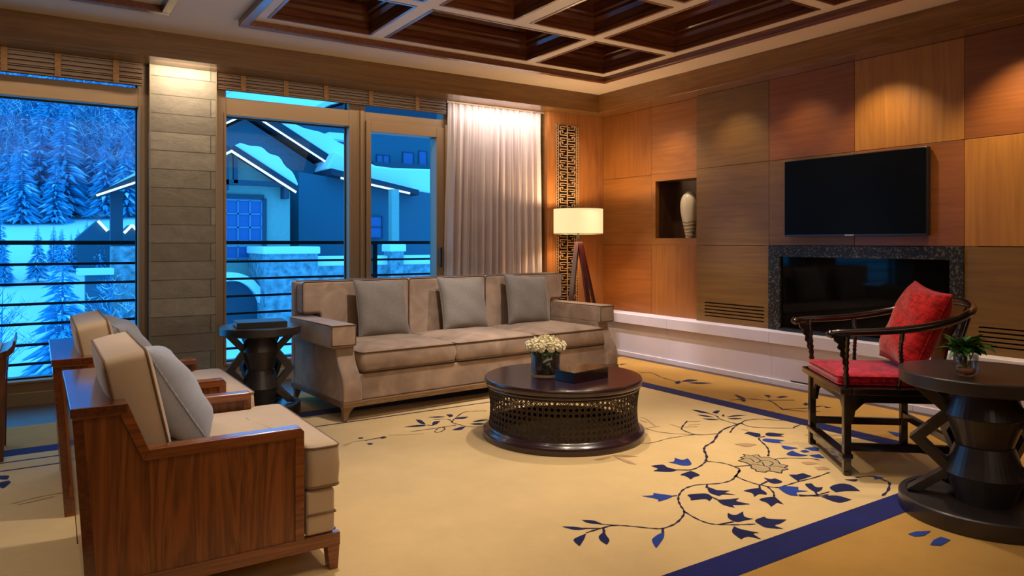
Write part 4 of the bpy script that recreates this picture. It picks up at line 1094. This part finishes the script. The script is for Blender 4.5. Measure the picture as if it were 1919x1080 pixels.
# horseshoe rail
half = [(.318, .345, .728), (.325, .30, .737), (.330, .20, .742), (.340, .05, .752), (.345, -.10, .772), (.325, -.25, .805), (.25, -.37, .845), (.13, -.425, .868), (0, -.44, .875)]
path = smooth_path(half+[(-a, b_, c) for a, b_, c in half[-2::-1]], 6)
nP = len(path); rad_ = [.016+.006*math.sin(PI*i/(nP-1))+(.010*math.exp(-min(i, nP-1-i)/2.0)) for i in range(nP)]
m = MB().tube(path, rad_, 12)
for p in (path[0], path[-1]): m.lathe([(0, -.02), (.018, -.014), (.026, 0), (.018, .014), (0, .02)], 12, p)
m.build('curved_rail', mat_, hc, smooth=True)
def tb(pts, r, name, par=hc): return MB().tube(smooth_path(pts, 5), r, 10).build(name, mat_, par, smooth=True)
for s_ in (-1, 1):
    tb([(s_*LXx, LF, SZ-.02), (s_*.292, LF+.004, .58), (s_*.322, LF+.006, .735)], .016, 'front_post')
    tb([(s_*.305, .01, SZ-.02), (s_*.325, .0, .56), (s_*.315, .0, .66), (s_*.342, -.0, .755)], .0125, 'side_post')
    tb([(s_*LXx, LB, SZ-.02), (s_*.285, LB-.02, .62), (s_*.262, LB-.09, .838)], .016, 'back_post')
    # carved spandrel under the arm end
    m = MB(); m.prism([(LF+.012, .715), (LF+.075, .722), (LF+.066, .690), (LF+.045, .675), (LF+.052, .655), (LF+.034, .640), (LF+.038, .615), (LF+.024, .600), (LF+.026, .575), (LF+.012, .555)], s_*.302-.006, s_*.302+.006, 'X'); m.build('carved_spandrel', mat_, hc, bevel=.002)
m = MB(); pr = [(-.31, SZ), (-.322, .58), (-.35, .70), (-.40, .80), (-.435, .868)]
V = []
for y, z in pr: V.append([m.bm.verts.new(p) for p in ((-.075, y, z), (.075, y, z), (.075, y-.012, z), (-.075, y-.012, z))])
for A_, B_ in zip(V, V[1:]):
    for i in range(4): m._f([A_[i], A_[(i+1) % 4], B_[(i+1) % 4], B_[i]])
m._f(V[0][::-1]); m._f(V[-1]); m.build('back_splat', mat_, hc, bevel=.002)
def hpt(x, y, z): c, s_ = math.cos(HR), math.sin(HR); return (3.868+x*c-y*s_, 2.237+x*s_+y*c, z)
sp_ = thing('seat_pad', 'crimson seat pad on the horseshoe chair', 'cushion', hpt(0, 0, SZ+.001), HR)
ol = rrect(-.268, .268, -.235, .285, .025)
MB().cushion(ol, .0, .052, .010, .003, .010).build('pad_body', M['red'], sp_, smooth=True)
MB().tube([(p[0], p[1], .047) for p in ol], .004, 6, closed=True).tube([(p[0], p[1], .006) for p in ol], .004, 6, closed=True).build('piping', M['red'], sp_, smooth=True)
throw_pillow('throw_pillow', 'large scarlet pillow leaning on the back of the horseshoe chair', hpt(.0, -.195, .735), HR+PI, math.radians(-22), .47, .47, .17, M['red_pillow'], 12, math.radians(6))

# ------------------------------------------------------------------ tripod floor lamp
lp = thing('floor_lamp', 'tripod floor lamp with lit cream drum shade in the corner', 'floor lamp', (4.675, 5.88, 0), 0)
MB().lathe([(.252, 1.285), (.254, 1.285), (.254, 1.545), (.252, 1.545)], 64, closed=True).build('lamp_shade', M['shade'], lp, smooth=False)
m = MB().lathe([(.2545, 1.282), (.2565, 1.282), (.2565, 1.289), (.2545, 1.289)], 64, closed=True); m.lathe([(.2545, 1.541), (.2565, 1.541), (.2565, 1.548), (.2545, 1.548)], 64, closed=True)
m.build('shade_rim', simple('shade_rim_brown', (110, 80, 44), .6), lp)
m = MB().lathe([(0, 1.17), (.012, 1.17), (.012, 1.40), (0, 1.40)], 12); m.bar((-.25, 0, 1.50), (.25, 0, 1.50), .004, .004); m.bar((0, -.25, 1.50), (0, .25, 1.50), .004, .004); m.lathe([(0, 1.40), (.006, 1.40), (.006, 1.51), (0, 1.51)], 8)
m.build('stem', M['tv_edge'], lp)
MB().lathe([(0, 1.36), (.02, 1.37), (.032, 1.41), (.02, 1.45), (0, 1.455)], 16).build('bulb', simple('lit_bulb', (255, 230, 190), .5, emit=(255, 214, 150), estr=20), lp, smooth=True)
MB().lathe([(0, 1.12), (.035, 1.12), (.045, 1.135), (.045, 1.16), (.03, 1.175), (0, 1.175)], 24).build('hub', M['blackwood'], lp, smooth=False)
mahog = simple('mahogany_leg', (66, 24, 26), .22, coat=.6)
for a in (math.radians(-20), math.radians(205), math.radians(268)):
    d = Vector((math.cos(a), math.sin(a), 0)); m = MB(); m.bar(d*.03+Vector((0, 0, 1.20)), d*.30+Vector((0, 0, .0)), .052, .026, up=d)
    m.build('leg', mahog, lp, bevel=.004)

# ------------------------------------------------------------------ altar stool at far left
ab = thing('altar_stool', 'long Chinese altar stool with upturned ends at the left edge', 'stool', (-.62, 5.03, 0), 0)
m = MB(); prof = [(-.50, .592), (-.485, .60), (.455, .60), (.485, .61), (.505, .632), (.512, .66), (.520, .66), (.522, .628), (.512, .596), (.49, .575), (.46, .568), (-.46, .568), (-.49, .575), (-.512, .596), (-.522, .628), (-.52, .66), (-.512, .66), (-.505, .632)]
m.prism(prof, -.225, .225, 'Y'); m.build('seat_board', M['walnut'], ab, bevel=.002)
MB().bb(-.45, .45, -.20, .20, .5995, .609).build('seat_panel', M['gold'], ab, bevel=.003)
m = MB(); m.bb(-.46, .46, -.20, -.18, .515, .568); m.bb(-.46, .46, .18, .2, .515, .568); m.bb(-.47, -.45, -.18, .18, .515, .568); m.bb(.45, .47, -.18, .18, .515, .568)
m.build('apron', M['walnut'], ab)
for sx in (-1, 1):
    for sy in (-1, 1):
        m = MB(); rings = []
        for z, w_ in ((.568, .078), (.46, .062), (.455, .066), (.44, .060), (0, .044)):
            x_ = sx*(.475-w_/2*.0-.03); rings.append([m.bm.verts.new((x_+a*w_/2, sy*.19+b_*w_/2*.7, z)) for a, b_ in ((-1, -1), (1, -1), (1, 1), (-1, 1))])
        for p, q_ in zip(rings, rings[1:]):
            for i in range(4): m._f([p[i], p[(i+1) % 4], q_[(i+1) % 4], q_[i]])
        m._f(rings[0]); m._f(rings[-1]); m.build('leg', M['walnut'], ab, bevel=.003)

# ------------------------------------------------------------------ balcony and outdoors
struct(MB().bb(-6, 9, 6.9, 8.15, -.25, -.05).build('balcony_floor', M['balcony']), 'balcony floor outside the windows')
rl = thing('balcony_railing', 'dark metal balcony railing outside the windows', 'railing', (0, 8.0, 0))
m = MB(); m.bb(-6, 9, -.03, .03, 1.175, 1.215); m.build('top_rail', M['railing'], rl, bevel=.004)
for z in (.995, .812, .629, .446, .255, .08): MB().bb(-6, 9, -.012, .012, z-.012, z+.012).build('bar', M['railing'], rl)
for x in (-5.9, -3.6, -1.3, 1.0, 3.31, 5.6, 8.0): MB().bb(x-.028, x+.028, -.03, .03, -.05, 1.175).build('post', M['railing'], rl)

# terrain
def gz_(x, y):
    pr = [(8, -4.2), (26, -3.4), (40, -2.2), (52, -.3), (64, 2.4), (74, 4.2), (90, 11), (130, 34), (200, 80)]
    for (a, za), (b_, zb) in zip(pr, pr[1:]):
        if y <= b_: z = za+(zb-za)*max(0, (y-a))/(b_-a); break
    else: z = 80
    return z+.35*math.sin(x*.31+y*.17)+.25*math.sin(x*.13-y*.29)
m = MB(); G = {}
xs = [-70+4*i for i in range(53)]; ys = [8.3+3*j for j in range(60)]
for i, x in enumerate(xs):
    for j, y in enumerate(ys): G[i, j] = m.bm.verts.new((x, y, gz_(x, y)))
for i in range(len(xs)-1):
    for j in range(len(ys)-1): m._f([G[i, j], G[i+1, j], G[i+1, j+1], G[i, j+1]])
gr = struct(m.build('ground', M['snow'], smooth=True), 'snow-covered ground and hillside')

def conifer_mesh(name, H_, R_, seed, tiers=46, snowy=.07):
    rnd = random.Random(seed); m = MB(); m.mi = 1
    m.tube([(0, 0, -.4), (0, 0, H_*.5), (0, 0, H_)], [H_*.018, H_*.011, .01], 6)
    for t in range(tiers):
        f = t/(tiers-1); z = H_*(.08+.9*f); L = R_*(1-f)**.85+.08
        for k in range(int(11-5*f)):
            a = rnd.uniform(0, 2*PI); l = L*rnd.uniform(.6, 1.1); d = Vector((math.cos(a), math.sin(a), 0)); s_ = Vector((-d.y, d.x, 0))*l*.10
            p0 = Vector((0, 0, z)); p1 = p0+d*l*.55+Vector((0, 0, -l*.08)); p2 = p0+d*l+Vector((0, 0, -l*.33))
            m.mi = 2 if rnd.random() < snowy else 0
            th = Vector((0, 0, l*.07))
            A = [m.bm.verts.new(v) for v in (p0, p1-s_, p2, p1+s_, p1+th, p1-th*1.6)]
            for tri in ((0, 1, 4), (1, 2, 4), (2, 3, 4), (3, 0, 4), (0, 5, 1), (1, 5, 2), (2, 5, 3), (3, 5, 0)): m._f([A[q_] for q_ in tri])
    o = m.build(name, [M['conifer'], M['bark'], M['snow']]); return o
def bare_mesh(name, H_, seed):
    rnd = random.Random(seed); m = MB()
    m.tube([(0, 0, -.4), (rnd.uniform(-.1, .1), 0, H_*.5), (rnd.uniform(-.2, .2), .1, H_)], [H_*.011, H_*.008, .012], 6)
    for k in range(46):
        z = H_*rnd.uniform(.25, .98); a = rnd.uniform(0, 2*PI); l = (H_-z)*.35+H_*.05
        d = Vector((math.cos(a), math.sin(a), .9)); e = Vector((0, 0, z))+d*l
        m.mi = 0; m.tube([(0, 0, z), Vector((0, 0, z))+d*l*.5+Vector((0, 0, l*.05)), e], [H_*.0035, H_*.002, .006], 3)
        for q_ in range(5):
            b_ = Vector((0, 0, z))+d*l*rnd.uniform(.3, 1); dd = Vector((rnd.uniform(-1, 1), rnd.uniform(-1, 1), rnd.uniform(.1, 1)))*l*.4
            m.mi = 0 if rnd.random() < .5 else 1
            m.tube([b_, b_+dd], [H_*.0022, .005], 3)
    return m.build(name, [M['bark'], M['snow']])
protoC = [conifer_mesh('conifer_tree', 9, 2.0, 1), conifer_mesh('conifer_tree', 11, 2.0, 2), conifer_mesh('conifer_tree', 7, 1.7, 3)]
protoB = [bare_mesh('bare_tree', 10, 4), bare_mesh('bare_tree', 12, 5), bare_mesh('bare_tree', 8, 6)]
used = set()
def put(protos, i, x, y, s_, label, cat, group=None):
    p = protos[i]
    if p.name in used: o = p.copy(); COL.objects.link(o)
    else: o = p; used.add(p.name)
    o.location = (x, y, gz_(x, y)); o.scale = (s_, s_, s_); o.rotation_euler = (0, 0, random.uniform(0, 6.28))
    tag(o, label, cat, group); return o
random.seed(21)
placed = []
def free(x, y, d):
    if any((x-a)**2+(y-b_)**2 < d*d for a, b_ in placed): return False
    placed.append((x, y)); return True
lab1, g1 = 'haze-blue conifer in the forest on the snowy hillside', 'hillside conifers'
k = 0
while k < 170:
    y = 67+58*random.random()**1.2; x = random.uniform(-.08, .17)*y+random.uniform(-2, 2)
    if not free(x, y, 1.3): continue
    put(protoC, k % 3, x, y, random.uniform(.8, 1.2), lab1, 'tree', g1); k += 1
lab2, g2 = 'bare frosted tree on the lower hillside', 'hillside bare trees'
k = 0
while k < 60:
    y = random.uniform(70, 90); x = random.uniform(-.09, .18)*y
    if not free(x, y, 1.2): continue
    put(protoB, k % 3, x, y, random.uniform(.8, 1.15), lab2, 'tree', g2); k += 1
lab3, g3 = 'small conifer at the foot of the hill behind the snowfield', 'small conifers below the hill'
k = 0
while k < 15:
    y = random.uniform(44, 56); x = random.uniform(-.07, .14)*y
    if not free(x, y, .9): continue
    put(protoC, k % 3, x, y, random.uniform(.24, .42), lab3, 'tree', g3); k += 1
x_, y_ = at(118, 500, 30)[:2]
put(protoC, 2, x_, y_, .74, 'nearest small conifer seen through the window left of the pillar', 'tree')
x_, y_ = at(60, 500, 27)[:2]
put(protoB, 2, x_-.8, y_, .5, 'slender bare sapling left of the nearest conifer in the snow', 'tree')
x_, y_ = at(205, 600, 24)[:2]
put(protoB, 0, x_, y_-1, .42, 'bare frosted sapling in front of the lit pavilion', 'tree')

# chalet ---------------------------------------------------------------
def quadpoly(pts, y0, y1): return MB().prism([(p[0], p[2]) for p in pts], y0, y1, 'Y')
ch = thing('chalet', 'snow-roofed timber chalet with lit gables outside the right window', 'building', (0, 0, 0))
Y1 = 35.
apex = at(435, 272, Y1); er = at(560, 352, Y1); el = Vector((2*apex.x-er.x, Y1, er.z)); wr = at(544, 350, Y1).x; wl = at(350, 350, Y1).x
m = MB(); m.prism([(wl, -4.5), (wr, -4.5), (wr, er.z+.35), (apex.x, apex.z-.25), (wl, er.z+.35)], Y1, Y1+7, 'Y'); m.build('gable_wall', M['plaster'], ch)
def roof(ap, e1, e2, y0, y1, th, snow_f, par):
    for e in (e1, e2):
        d = Vector((e.x-ap.x, 0, e.z-ap.z)).normalized(); n = Vector((-d.z, 0, d.x)); n = n if n.z > 0 else -n
        P = [ap, e, e+n*th, ap+n*th]
        MB().prism([(p.x, p.z) for p in P], y0, y1, 'Y').build('roof_slab', M['rooftile'], par)
        top = []; N = 18
        for i in range(N+1):
            t = .04+.94*i/N; p = ap+(e-ap)*t+n*th; hgt = snow_f(t)*(1+.10*math.sin(23*t+ap.x))
            top.append((p+n*hgt, p))
        poly = [(a.x, a.z) for a, b_ in top]+[(b_.x, b_.z) for a, b_ in reversed(top)]
        MB().prism(poly, y0+.12, y1, 'Y').build('roof_snow', M['snow'], par, smooth=False, bevel=.07)
        a0 = ap-n*.05; a1 = e-n*.05
        MB().bar(a0+Vector((0, y0-.04-a0.y, 0)), a1+Vector((0, y0-.04-a1.y, 0)), .05, .10).build('light_strip', M['led'], par)
def rise(p, q_, t): return p+(q_-p)*t
ap1 = at(434, 281, Y1-.8); r1 = at(556, 359, Y1-.8); l1 = Vector((2*ap1.x-r1.x, r1.y, r1.z))
roof(ap1, r1, l1, Y1-.8, Y1+7, .26, lambda t: .12+.55*math.sin(PI*min(1, t*1.02))**.8, ch)
Y2 = 41.
ap2 = at(468, 209, Y2-1); e2 = at(700, 360, Y2-1); e2l = ap2+(Vector((2*ap2.x-e2.x, e2.y, e2.z))-ap2)*.50
MB().prism([(e2l.x+.8, -4.5), (e2.x-.8, -4.5), (e2.x-.8, e2.z+.1), (ap2.x, ap2.z-.25), (e2l.x+.8, e2l.z+.2)], Y2, Y2+8, 'Y').build('large_gable_wall', M['timber2'], ch)
roof(ap2, e2, e2l, Y2-1, Y2+8, .42, lambda t: .15+.95*min(1, max(0, (t-.12)/.5)), ch)
# low roof wing right (window 3)
Y3 = 38.
a3 = at(655, 338, Y3); b3 = at(768, 362, Y3); b3.z = min(b3.z, a3.z-.4)
c3 = at(870, 372, Y3)
m = MB(); m.prism([(a3.x-2.5, -4.5), (c3.x, -4.5), (c3.x, b3.z-.1), (a3.x-2.5, a3.z+.4)], Y3+.9, Y3+7, 'Y'); m.build('wing_wall', M['timber2'], ch)
MB().prism([(a3.x-1, a3.z+.25), (b3.x+.6, b3.z-.1), (b3.x+.6, b3.z+.2), (a3.x-1, a3.z+.6)], Y3, Y3+7, 'Y').build('wing_roof', M['rooftile'], ch)
s0 = [(a3.x-1, a3.z+.6), (b3.x+.2, b3.z+.25), (c3.x, b3.z-.25), (c3.x, at(808, 312, Y3).z), (a3.x+3, at(740, 311, Y3).z), (a3.x+1.0, at(700, 304, Y3).z), (a3.x-.4, a3.z+1.7)]
m = MB(); P0 = [m.bm.verts.new((p[0], Y3+.1, p[1])) for p in s0[:3]]
m.bm.free(); MB().prism(s0, Y3+1.0, Y3+6.0, 'Y').build('wing_snow', M['snow'], ch, bevel=.15)
MB().bar((a3.x-.5, Y3-.05, a3.z+.1), (b3.x, Y3-.05, b3.z-.02), .05, .11).build('light_strip', M['led'], ch)
# windows of the chalet
def cwindow(x0, y0, x1, y1, Y, nx, ny, frame=M['cwinframe'], par=ch):
    a = at(x0, y0, Y); b_ = at(x1, y1, Y); X0, X1 = a.x, b_.x; Z1, Z0 = a.z, b_.z
    f = MB(); t = .07
    for i in range(nx+1): x = X0+(X1-X0)*i/nx; f.bb(x-t/2, x+t/2, Y-.10, Y-.02, Z0, Z1)
    for j in range(ny+1): z = Z0+(Z1-Z0)*j/ny; f.bb(X0, X1, Y-.10, Y-.02, z-t/2, z+t/2)
    o = f.build('window_frame', frame, par); MB().bb(X0, X1, Y-.04, Y-.01, Z0, Z1).build('pane', M['cwin'], o)
cwindow(400, 374, 490, 452, Y1, 4, 3); cwindow(400, 462, 490, 484, Y1, 4, 1)
m = MB(); A = at(396, 369, Y1); B = at(494, 369, Y1); m.bb(A.x, B.x, Y1-.14, Y1-.02, A.z-.03, A.z+.16); m.bb(B.x-.05, B.x+.12, Y1-.14, Y1-.02, at(494, 500, Y1).z, A.z); m.build('lintel', M['timber'], ch)
# gable truss
m = MB(); X0 = at(437, 290, Y1).x; m.bb(X0-.09, X0+.09, Y1-.6, Y1-.35, at(437, 345, Y1).z, apex.z-.2); zt = at(437, 338, Y1).z
m.bb(el.x+.9, er.x-.9, Y1-.6, Y1-.35, zt-.25, zt-.02); m.bb(X0-.45, X0-.30, Y1-.6, Y1-.35, zt-.5, zt+1.0); m.bb(at(530, 350, Y1).x-.1, at(530, 350, Y1).x+.15, Y1-.6, Y1-.0, zt-.8, zt)
m.build('gable_truss', M['timber'], ch)
cwindow(572, 405, 590, 452, Y2-.0, 1, 2, M['timber']); cwindow(618, 402, 646, 450, Y2, 2, 2, M['timber']); cwindow(690, 405, 716, 446, Y3+.85, 1, 2, M['timber'])
# stone terrace in front
Y4 = 32.
a = at(497, 466, Y4); b_ = at(596, 466, Y4)
m = MB(); m.bb(a.x, b_.x, Y4, Y4+2.9, -4.5, a.z-.25); m.build('stone_bay', M['stonewall'], ch)
MB().bb(a.x-.1, b_.x+.1, Y4-.1, Y4+2.9, a.z-.25, a.z+.08).build('bay_snow', M['snow'], ch, bevel=.06)
a5 = at(560, 492, Y4); b5 = at(860, 492, Y4)
MB().bb(b_.x, b5.x, Y4+.5, Y4+1.2, -4.5, a5.z-.2).build('terrace_wall', M['stonewall'], ch)
MB().bb(b_.x, b5.x, Y4+.4, Y4+1.3, a5.z-.2, a5.z+.25).build('terrace_snow', M['snow'], ch, bevel=.06)
a6 = at(733, 462, Y4); b6 = at(757, 462, Y4)
MB().bb(a6.x, b6.x, Y4, Y4+.8, -4.5, a6.z-.25).build('stone_pier', M['stonewall'], ch); MB().bb(a6.x-.1, b6.x+.1, Y4-.1, Y4+.9, a6.z-.25, a6.z+.1).build('pier_snow', M['snow'], ch, bevel=.05)
a7 = at(740, 460, Y4+1.5); MB().bb(a7.x-.2, a7.x+.2, Y4+1.4, Y4+1.8, a7.z-.2, at(740, 355, Y4+1.5).z).build('timber_post', M['plaster'], ch)
# arch below
m = MB(); ar = at(500, 530, Y4); al = at(380, 530, Y4); r_ = (ar.x-al.x)/2; cx_ = (ar.x+al.x)/2
pts = [(cx_+r_*math.cos(t), ar.z-1.4+1.5*math.sin(t)) for t in [PI*i/14 for i in range(15)]]+[(cx_+(r_+.3)*math.cos(t), ar.z-1.4+1.85*math.sin(t)) for t in [PI*i/14 for i in range(14, -1, -1)]]
m.prism(pts, Y4+.8, Y4+1.3, 'Y'); m.build('stone_arch', M['snow'], ch)
MB().bb(cx_-r_, cx_+r_, Y4+1.3, Y4+1.5, -4.5, ar.z).build('archway_wall', M['timber'], ch)
# tall block far right
tb_ = thing('lodge_block', 'taller dark lodge block behind the chalet roof, through the balcony door', 'building', (0, 0, 0))
Y5 = 56.
a = at(588, 300, Y5); b_ = at(900, 300, Y5); top = at(700, 225, Y5).z
MB().bb(a.x, b_.x, Y5, Y5+8, -4.5, top).build('wall', M['timber2'], tb_)
MB().prism([(a.x-.5, top-.2), (b_.x, top-.2), (b_.x, top+2.2), ((a.x*.4+b_.x*.6), top+3.4), (a.x+1.5, top+.6)], Y5-.8, Y5+8, 'Y').build('roof', M['rooftile'], tb_)
MB().prism([(a.x+1.2, top+.75), (a.x*.4+b_.x*.6, top+3.5), (a.x*.4+b_.x*.6, top+4.0), (a.x+1.2, top+1.3)], Y5-.6, Y5+8, 'Y').build('roof_snow', M['snow'], tb_, bevel=.1)
cwindow(706, 290, 730, 312, Y5, 2, 1, M['timber'], tb_); cwindow(755, 285, 775, 310, Y5, 1, 1, M['timber'], tb_); cwindow(785, 283, 800, 310, Y5, 1, 1, M['timber'], tb_)
MB().bb(at(690, 1, Y5).x, at(815, 1, Y5).x, Y5-1.2, Y5, at(700, 318, Y5).z, at(700, 306, Y5).z).build('balcony', M['timber'], tb_)
MB().bb(at(608, 1, Y5-6).x, at(650, 1, Y5-6).x, Y5-7, Y5-6, at(620, 264, Y5-6).z, at(620, 252, Y5-6).z).build('lit_dormer', M['snow'], tb_)

# pavilion in window 1
Y6 = 36.
pvn = thing('pavilion', 'open timber pavilion with lit eaves in the window left of the pillar', 'building', (0, 0, 0))
pa = at(178, 369, Y6); pb = at(262, 341, Y6); pb2 = at(330, 375, Y6)
m = MB(); m.prism([(pa.x, pa.z), (pb.x, pb.z), (pb2.x, pb2.z), (pb2.x, pb2.z+.4), (pb.x, pb.z+.35), (pa.x, pa.z+.12)], Y6-1, Y6+4, 'Y'); m.build('roof', M['rooftile'], pvn)
MB().bar((pa.x, Y6-1.05, pa.z+.0), (pb.x, Y6-1.05, pb.z-.0), .05, .09).build('light_strip', M['led'], pvn)
MB().prism([(pa.x, pa.z+.12), (pb.x, pb.z+.35), (pb2.x, pb2.z+.4), (pb2.x, pb2.z+.55), (pb.x, pb.z+.5), (pa.x+.2, pa.z+.2)], Y6-.95, Y6+4, 'Y').build('roof_snow', M['snow'], pvn)
a = at(208, 375, Y6); b_ = at(231, 375, Y6); MB().bb(a.x, b_.x, Y6, Y6+.6, -3.5, at(220, 358, Y6).z).build('post', M['timber'], pvn)
a = at(208, 462, Y6-1); b_ = at(300, 462, Y6-1); MB().bb(a.x, b_.x, Y6-1.2, Y6-.6, -4.5, a.z).build('stone_wall', M['stonewall'], pvn)
a = at(160, 510, Y6-2); b_ = at(206, 510, Y6-2); MB().bb(a.x, b_.x, Y6-2.6, Y6-1.6, -4.5, a.z-.1).build('low_shed', M['timber2'], pvn); MB().bb(a.x-.3, b_.x+.1, Y6-2.8, Y6-1.6, a.z-.1, a.z+.15).build('shed_snow', M['snow'], pvn)
fh = thing('distant_hut', 'small distant hut with lit zigzag eaves beyond the pavilion', 'building', (0, 0, 0)); Y7 = 50.
m = MB()
for x0, y0, x1, y1 in ((184, 414, 202, 433), (233, 437, 248, 422), (248, 422, 262, 437)):
    p, q_ = at(x0, y0, Y7), at(x1, y1, Y7); m.bar(p, q_, .12, .16)
m.build('light_strip', M['led'], fh)
m = MB(); 
for c in ((184, 413, 30), (248, 421, 22)):
    p = at(c[0], c[1], Y7); w_ = c[2]*Y7/1357; m.prism([(p.x-w_, p.z-w_), (p.x, p.z), (p.x+w_, p.z-w_), (p.x+w_*.8, -2), (p.x-w_*.8, -2)], Y7+.1, Y7+3, 'Y')
m.build('wall', M['timber2'], fh)

# ------------------------------------------------------------------ light
W_ = bpy.data.worlds.new('dusk'); SC.world = W_; W_.use_nodes = True
nt = W_.node_tree; bg = nt.nodes['Background']
bg.inputs[0].default_value = (.20, .60, 1.0, 1); bg.inputs[1].default_value = 2.1
def spot(x, y, z, tx, ty, tz, power, size=60, blend=.5, color=(1, .70, .40), rad=.04):
    l = bpy.data.lights.new('downlight_or_fill', 'SPOT'); l.energy = power; l.spot_size = math.radians(size); l.spot_blend = blend; l.color = color; l.shadow_soft_size = rad
    o = bpy.data.objects.new('downlight_or_fill', l); COL.objects.link(o); o.location = (x, y, z)
    o.rotation_euler = (Vector((tx, ty, tz))-Vector((x, y, z))).to_track_quat('-Z', 'Y').to_euler(); return o
WARM = (1, .80, .56); COOL = (1, .85, .72); AMBER = (1, .76, .46); NEUT = (1, .88, .80)
# pools over the seating group
spot(2.35, 2.8, 2.76, 2.35, 2.8, 0, 80, 80, .9, WARM)
spot(3.25, 3.9, 2.76, 3.1, 3.7, 0, 105, 66, .9, COOL)
spot(3.2, 2.6, 2.76, 3.2, 2.5, 0, 120, 62, .9, COOL)
spot(1.25, 3.1, 2.76, .95, 3.2, 0, 105, 66, .9, NEUT)
spot(1.9, 1.2, 2.76, 1.9, 1.4, 0, 42, 80, .9, WARM)
spot(-.5, 3.3, 2.76, -.6, 3.5, 0, 60, 80, .9, WARM)
spot(2.2, 3.9, 2.76, 2.3, 5.1, .4, 115, 58, .8, NEUT)
spot(3.3, 4.1, 2.76, 3.5, 5.2, .4, 115, 58, .8, NEUT)
spot(4.1, 2.6, 2.76, 4.3, 2.2, .5, 50, 70, .9, WARM)
# washers on the panelled wall
for y, p in ((5.95, 6), (5.25, 24), (4.4, 16), (3.7, 12), (3.0, 30), (2.05, 56), (1.1, 36)):
    spot(4.95, y, 2.60, 5.42, y, 1.25, p, 92, .9, AMBER, .02)
# unseen fill panel, added to brighten the window wall side
l_ = bpy.data.lights.new('fill_light', 'AREA'); l_.shape = 'RECTANGLE'; l_.size = 4; l_.size_y = 1; l_.energy = 22; l_.color = (1, .78, .54)
o_ = bpy.data.objects.new('fill_light', l_); COL.objects.link(o_); o_.location = (1.6, 1.9, 2.72); o_.rotation_euler = (math.radians(48), 0, 0)
def strip_light(x0, x1, y, z, ang, power, color):
    l = bpy.data.lights.new('cove_strip', 'AREA'); l.shape = 'RECTANGLE'; l.size = x1-x0; l.size_y = .03; l.energy = power; l.color = color
    o = bpy.data.objects.new('cove_strip', l); COL.objects.link(o); o.location = ((x0+x1)/2, y, z); o.rotation_euler = (math.radians(ang), 0, 0)
strip_light(3.5, 4.6, 6.20, 2.612, 22, 6.5, NEUT)
strip_light(1.45, 3.3, 6.16, 2.612, 14, 4, WARM)
strip_light(-1.2, .55, 6.16, 2.612, 14, 4, WARM)
strip_light(.78, 1.22, 6.22, 2.612, 30, 4, WARM)
spot(4.85, 6.1, 2.60, 4.9, 6.36, 1.8, 6, 90, .9, WARM, .02)
# ledge
for y, p in ((5.5, 200), (4.4, 120), (3.2, 50)): spot(4.5, y, 2.76, 5.25, y, .15, p, 38, .9, (.96, .90, 1), .03)
# two unseen fill spots added behind the camera to warm the ceiling
ul = spot(2.7, -.9, 1.3, 2.7, 4.6, 3.1, 120, 66, 1.0, (1, .80, .58), .12); ul.name = 'ceiling_fill'
spot(2.2, -.7, 1.3, .6, 4.8, 3.2, 110, 62, 1.0, (1, .80, .60), .12)  # second added ceiling fill, aimed up to the left
# lamp bulb
pl = bpy.data.lights.new('bulb_light', 'POINT'); pl.energy = 34; pl.color = (1, .72, .42); pl.shadow_soft_size = .04
po = bpy.data.objects.new('bulb_light', pl); COL.objects.link(po); po.location = (4.675, 5.88, 1.415+.06)
# added soft fill behind the camera, not a fitting of the room
al_ = bpy.data.lights.new('fill_light', 'AREA'); al_.shape = 'RECTANGLE'; al_.size = 3.5; al_.size_y = 1.6; al_.energy = 18; al_.color = (1, .80, .60)
ao = bpy.data.objects.new('fill_light', al_); COL.objects.link(ao); ao.location = (1.2, -1.1, 2.7); ao.rotation_euler = (math.radians(35), 0, 0)

# ------------------------------------------------------------------ camera
cam = bpy.data.cameras.new('camera'); cam.sensor_width = 36; cam.lens = F/1919*36; cam.shift_y = -(540-HZ)/1919; cam.clip_end = 500; cam.clip_start = .05
co = bpy.data.objects.new('camera', cam); COL.objects.link(co); co.location = (0, 0, EYE); co.rotation_euler = (PI/2, 0, -YAW)
SC.camera = co
SC.view_settings.view_transform = 'Standard'; SC.view_settings.look = 'None'; SC.view_settings.gamma = 1; SC.view_settings.use_curve_mapping = False
SC.view_settings.exposure = .33
SC.cycles.use_denoising = True
SC.cycles.max_bounces = 8; SC.cycles.transparent_max_bounces = 12; SC.cycles.sample_clamp_indirect = 6
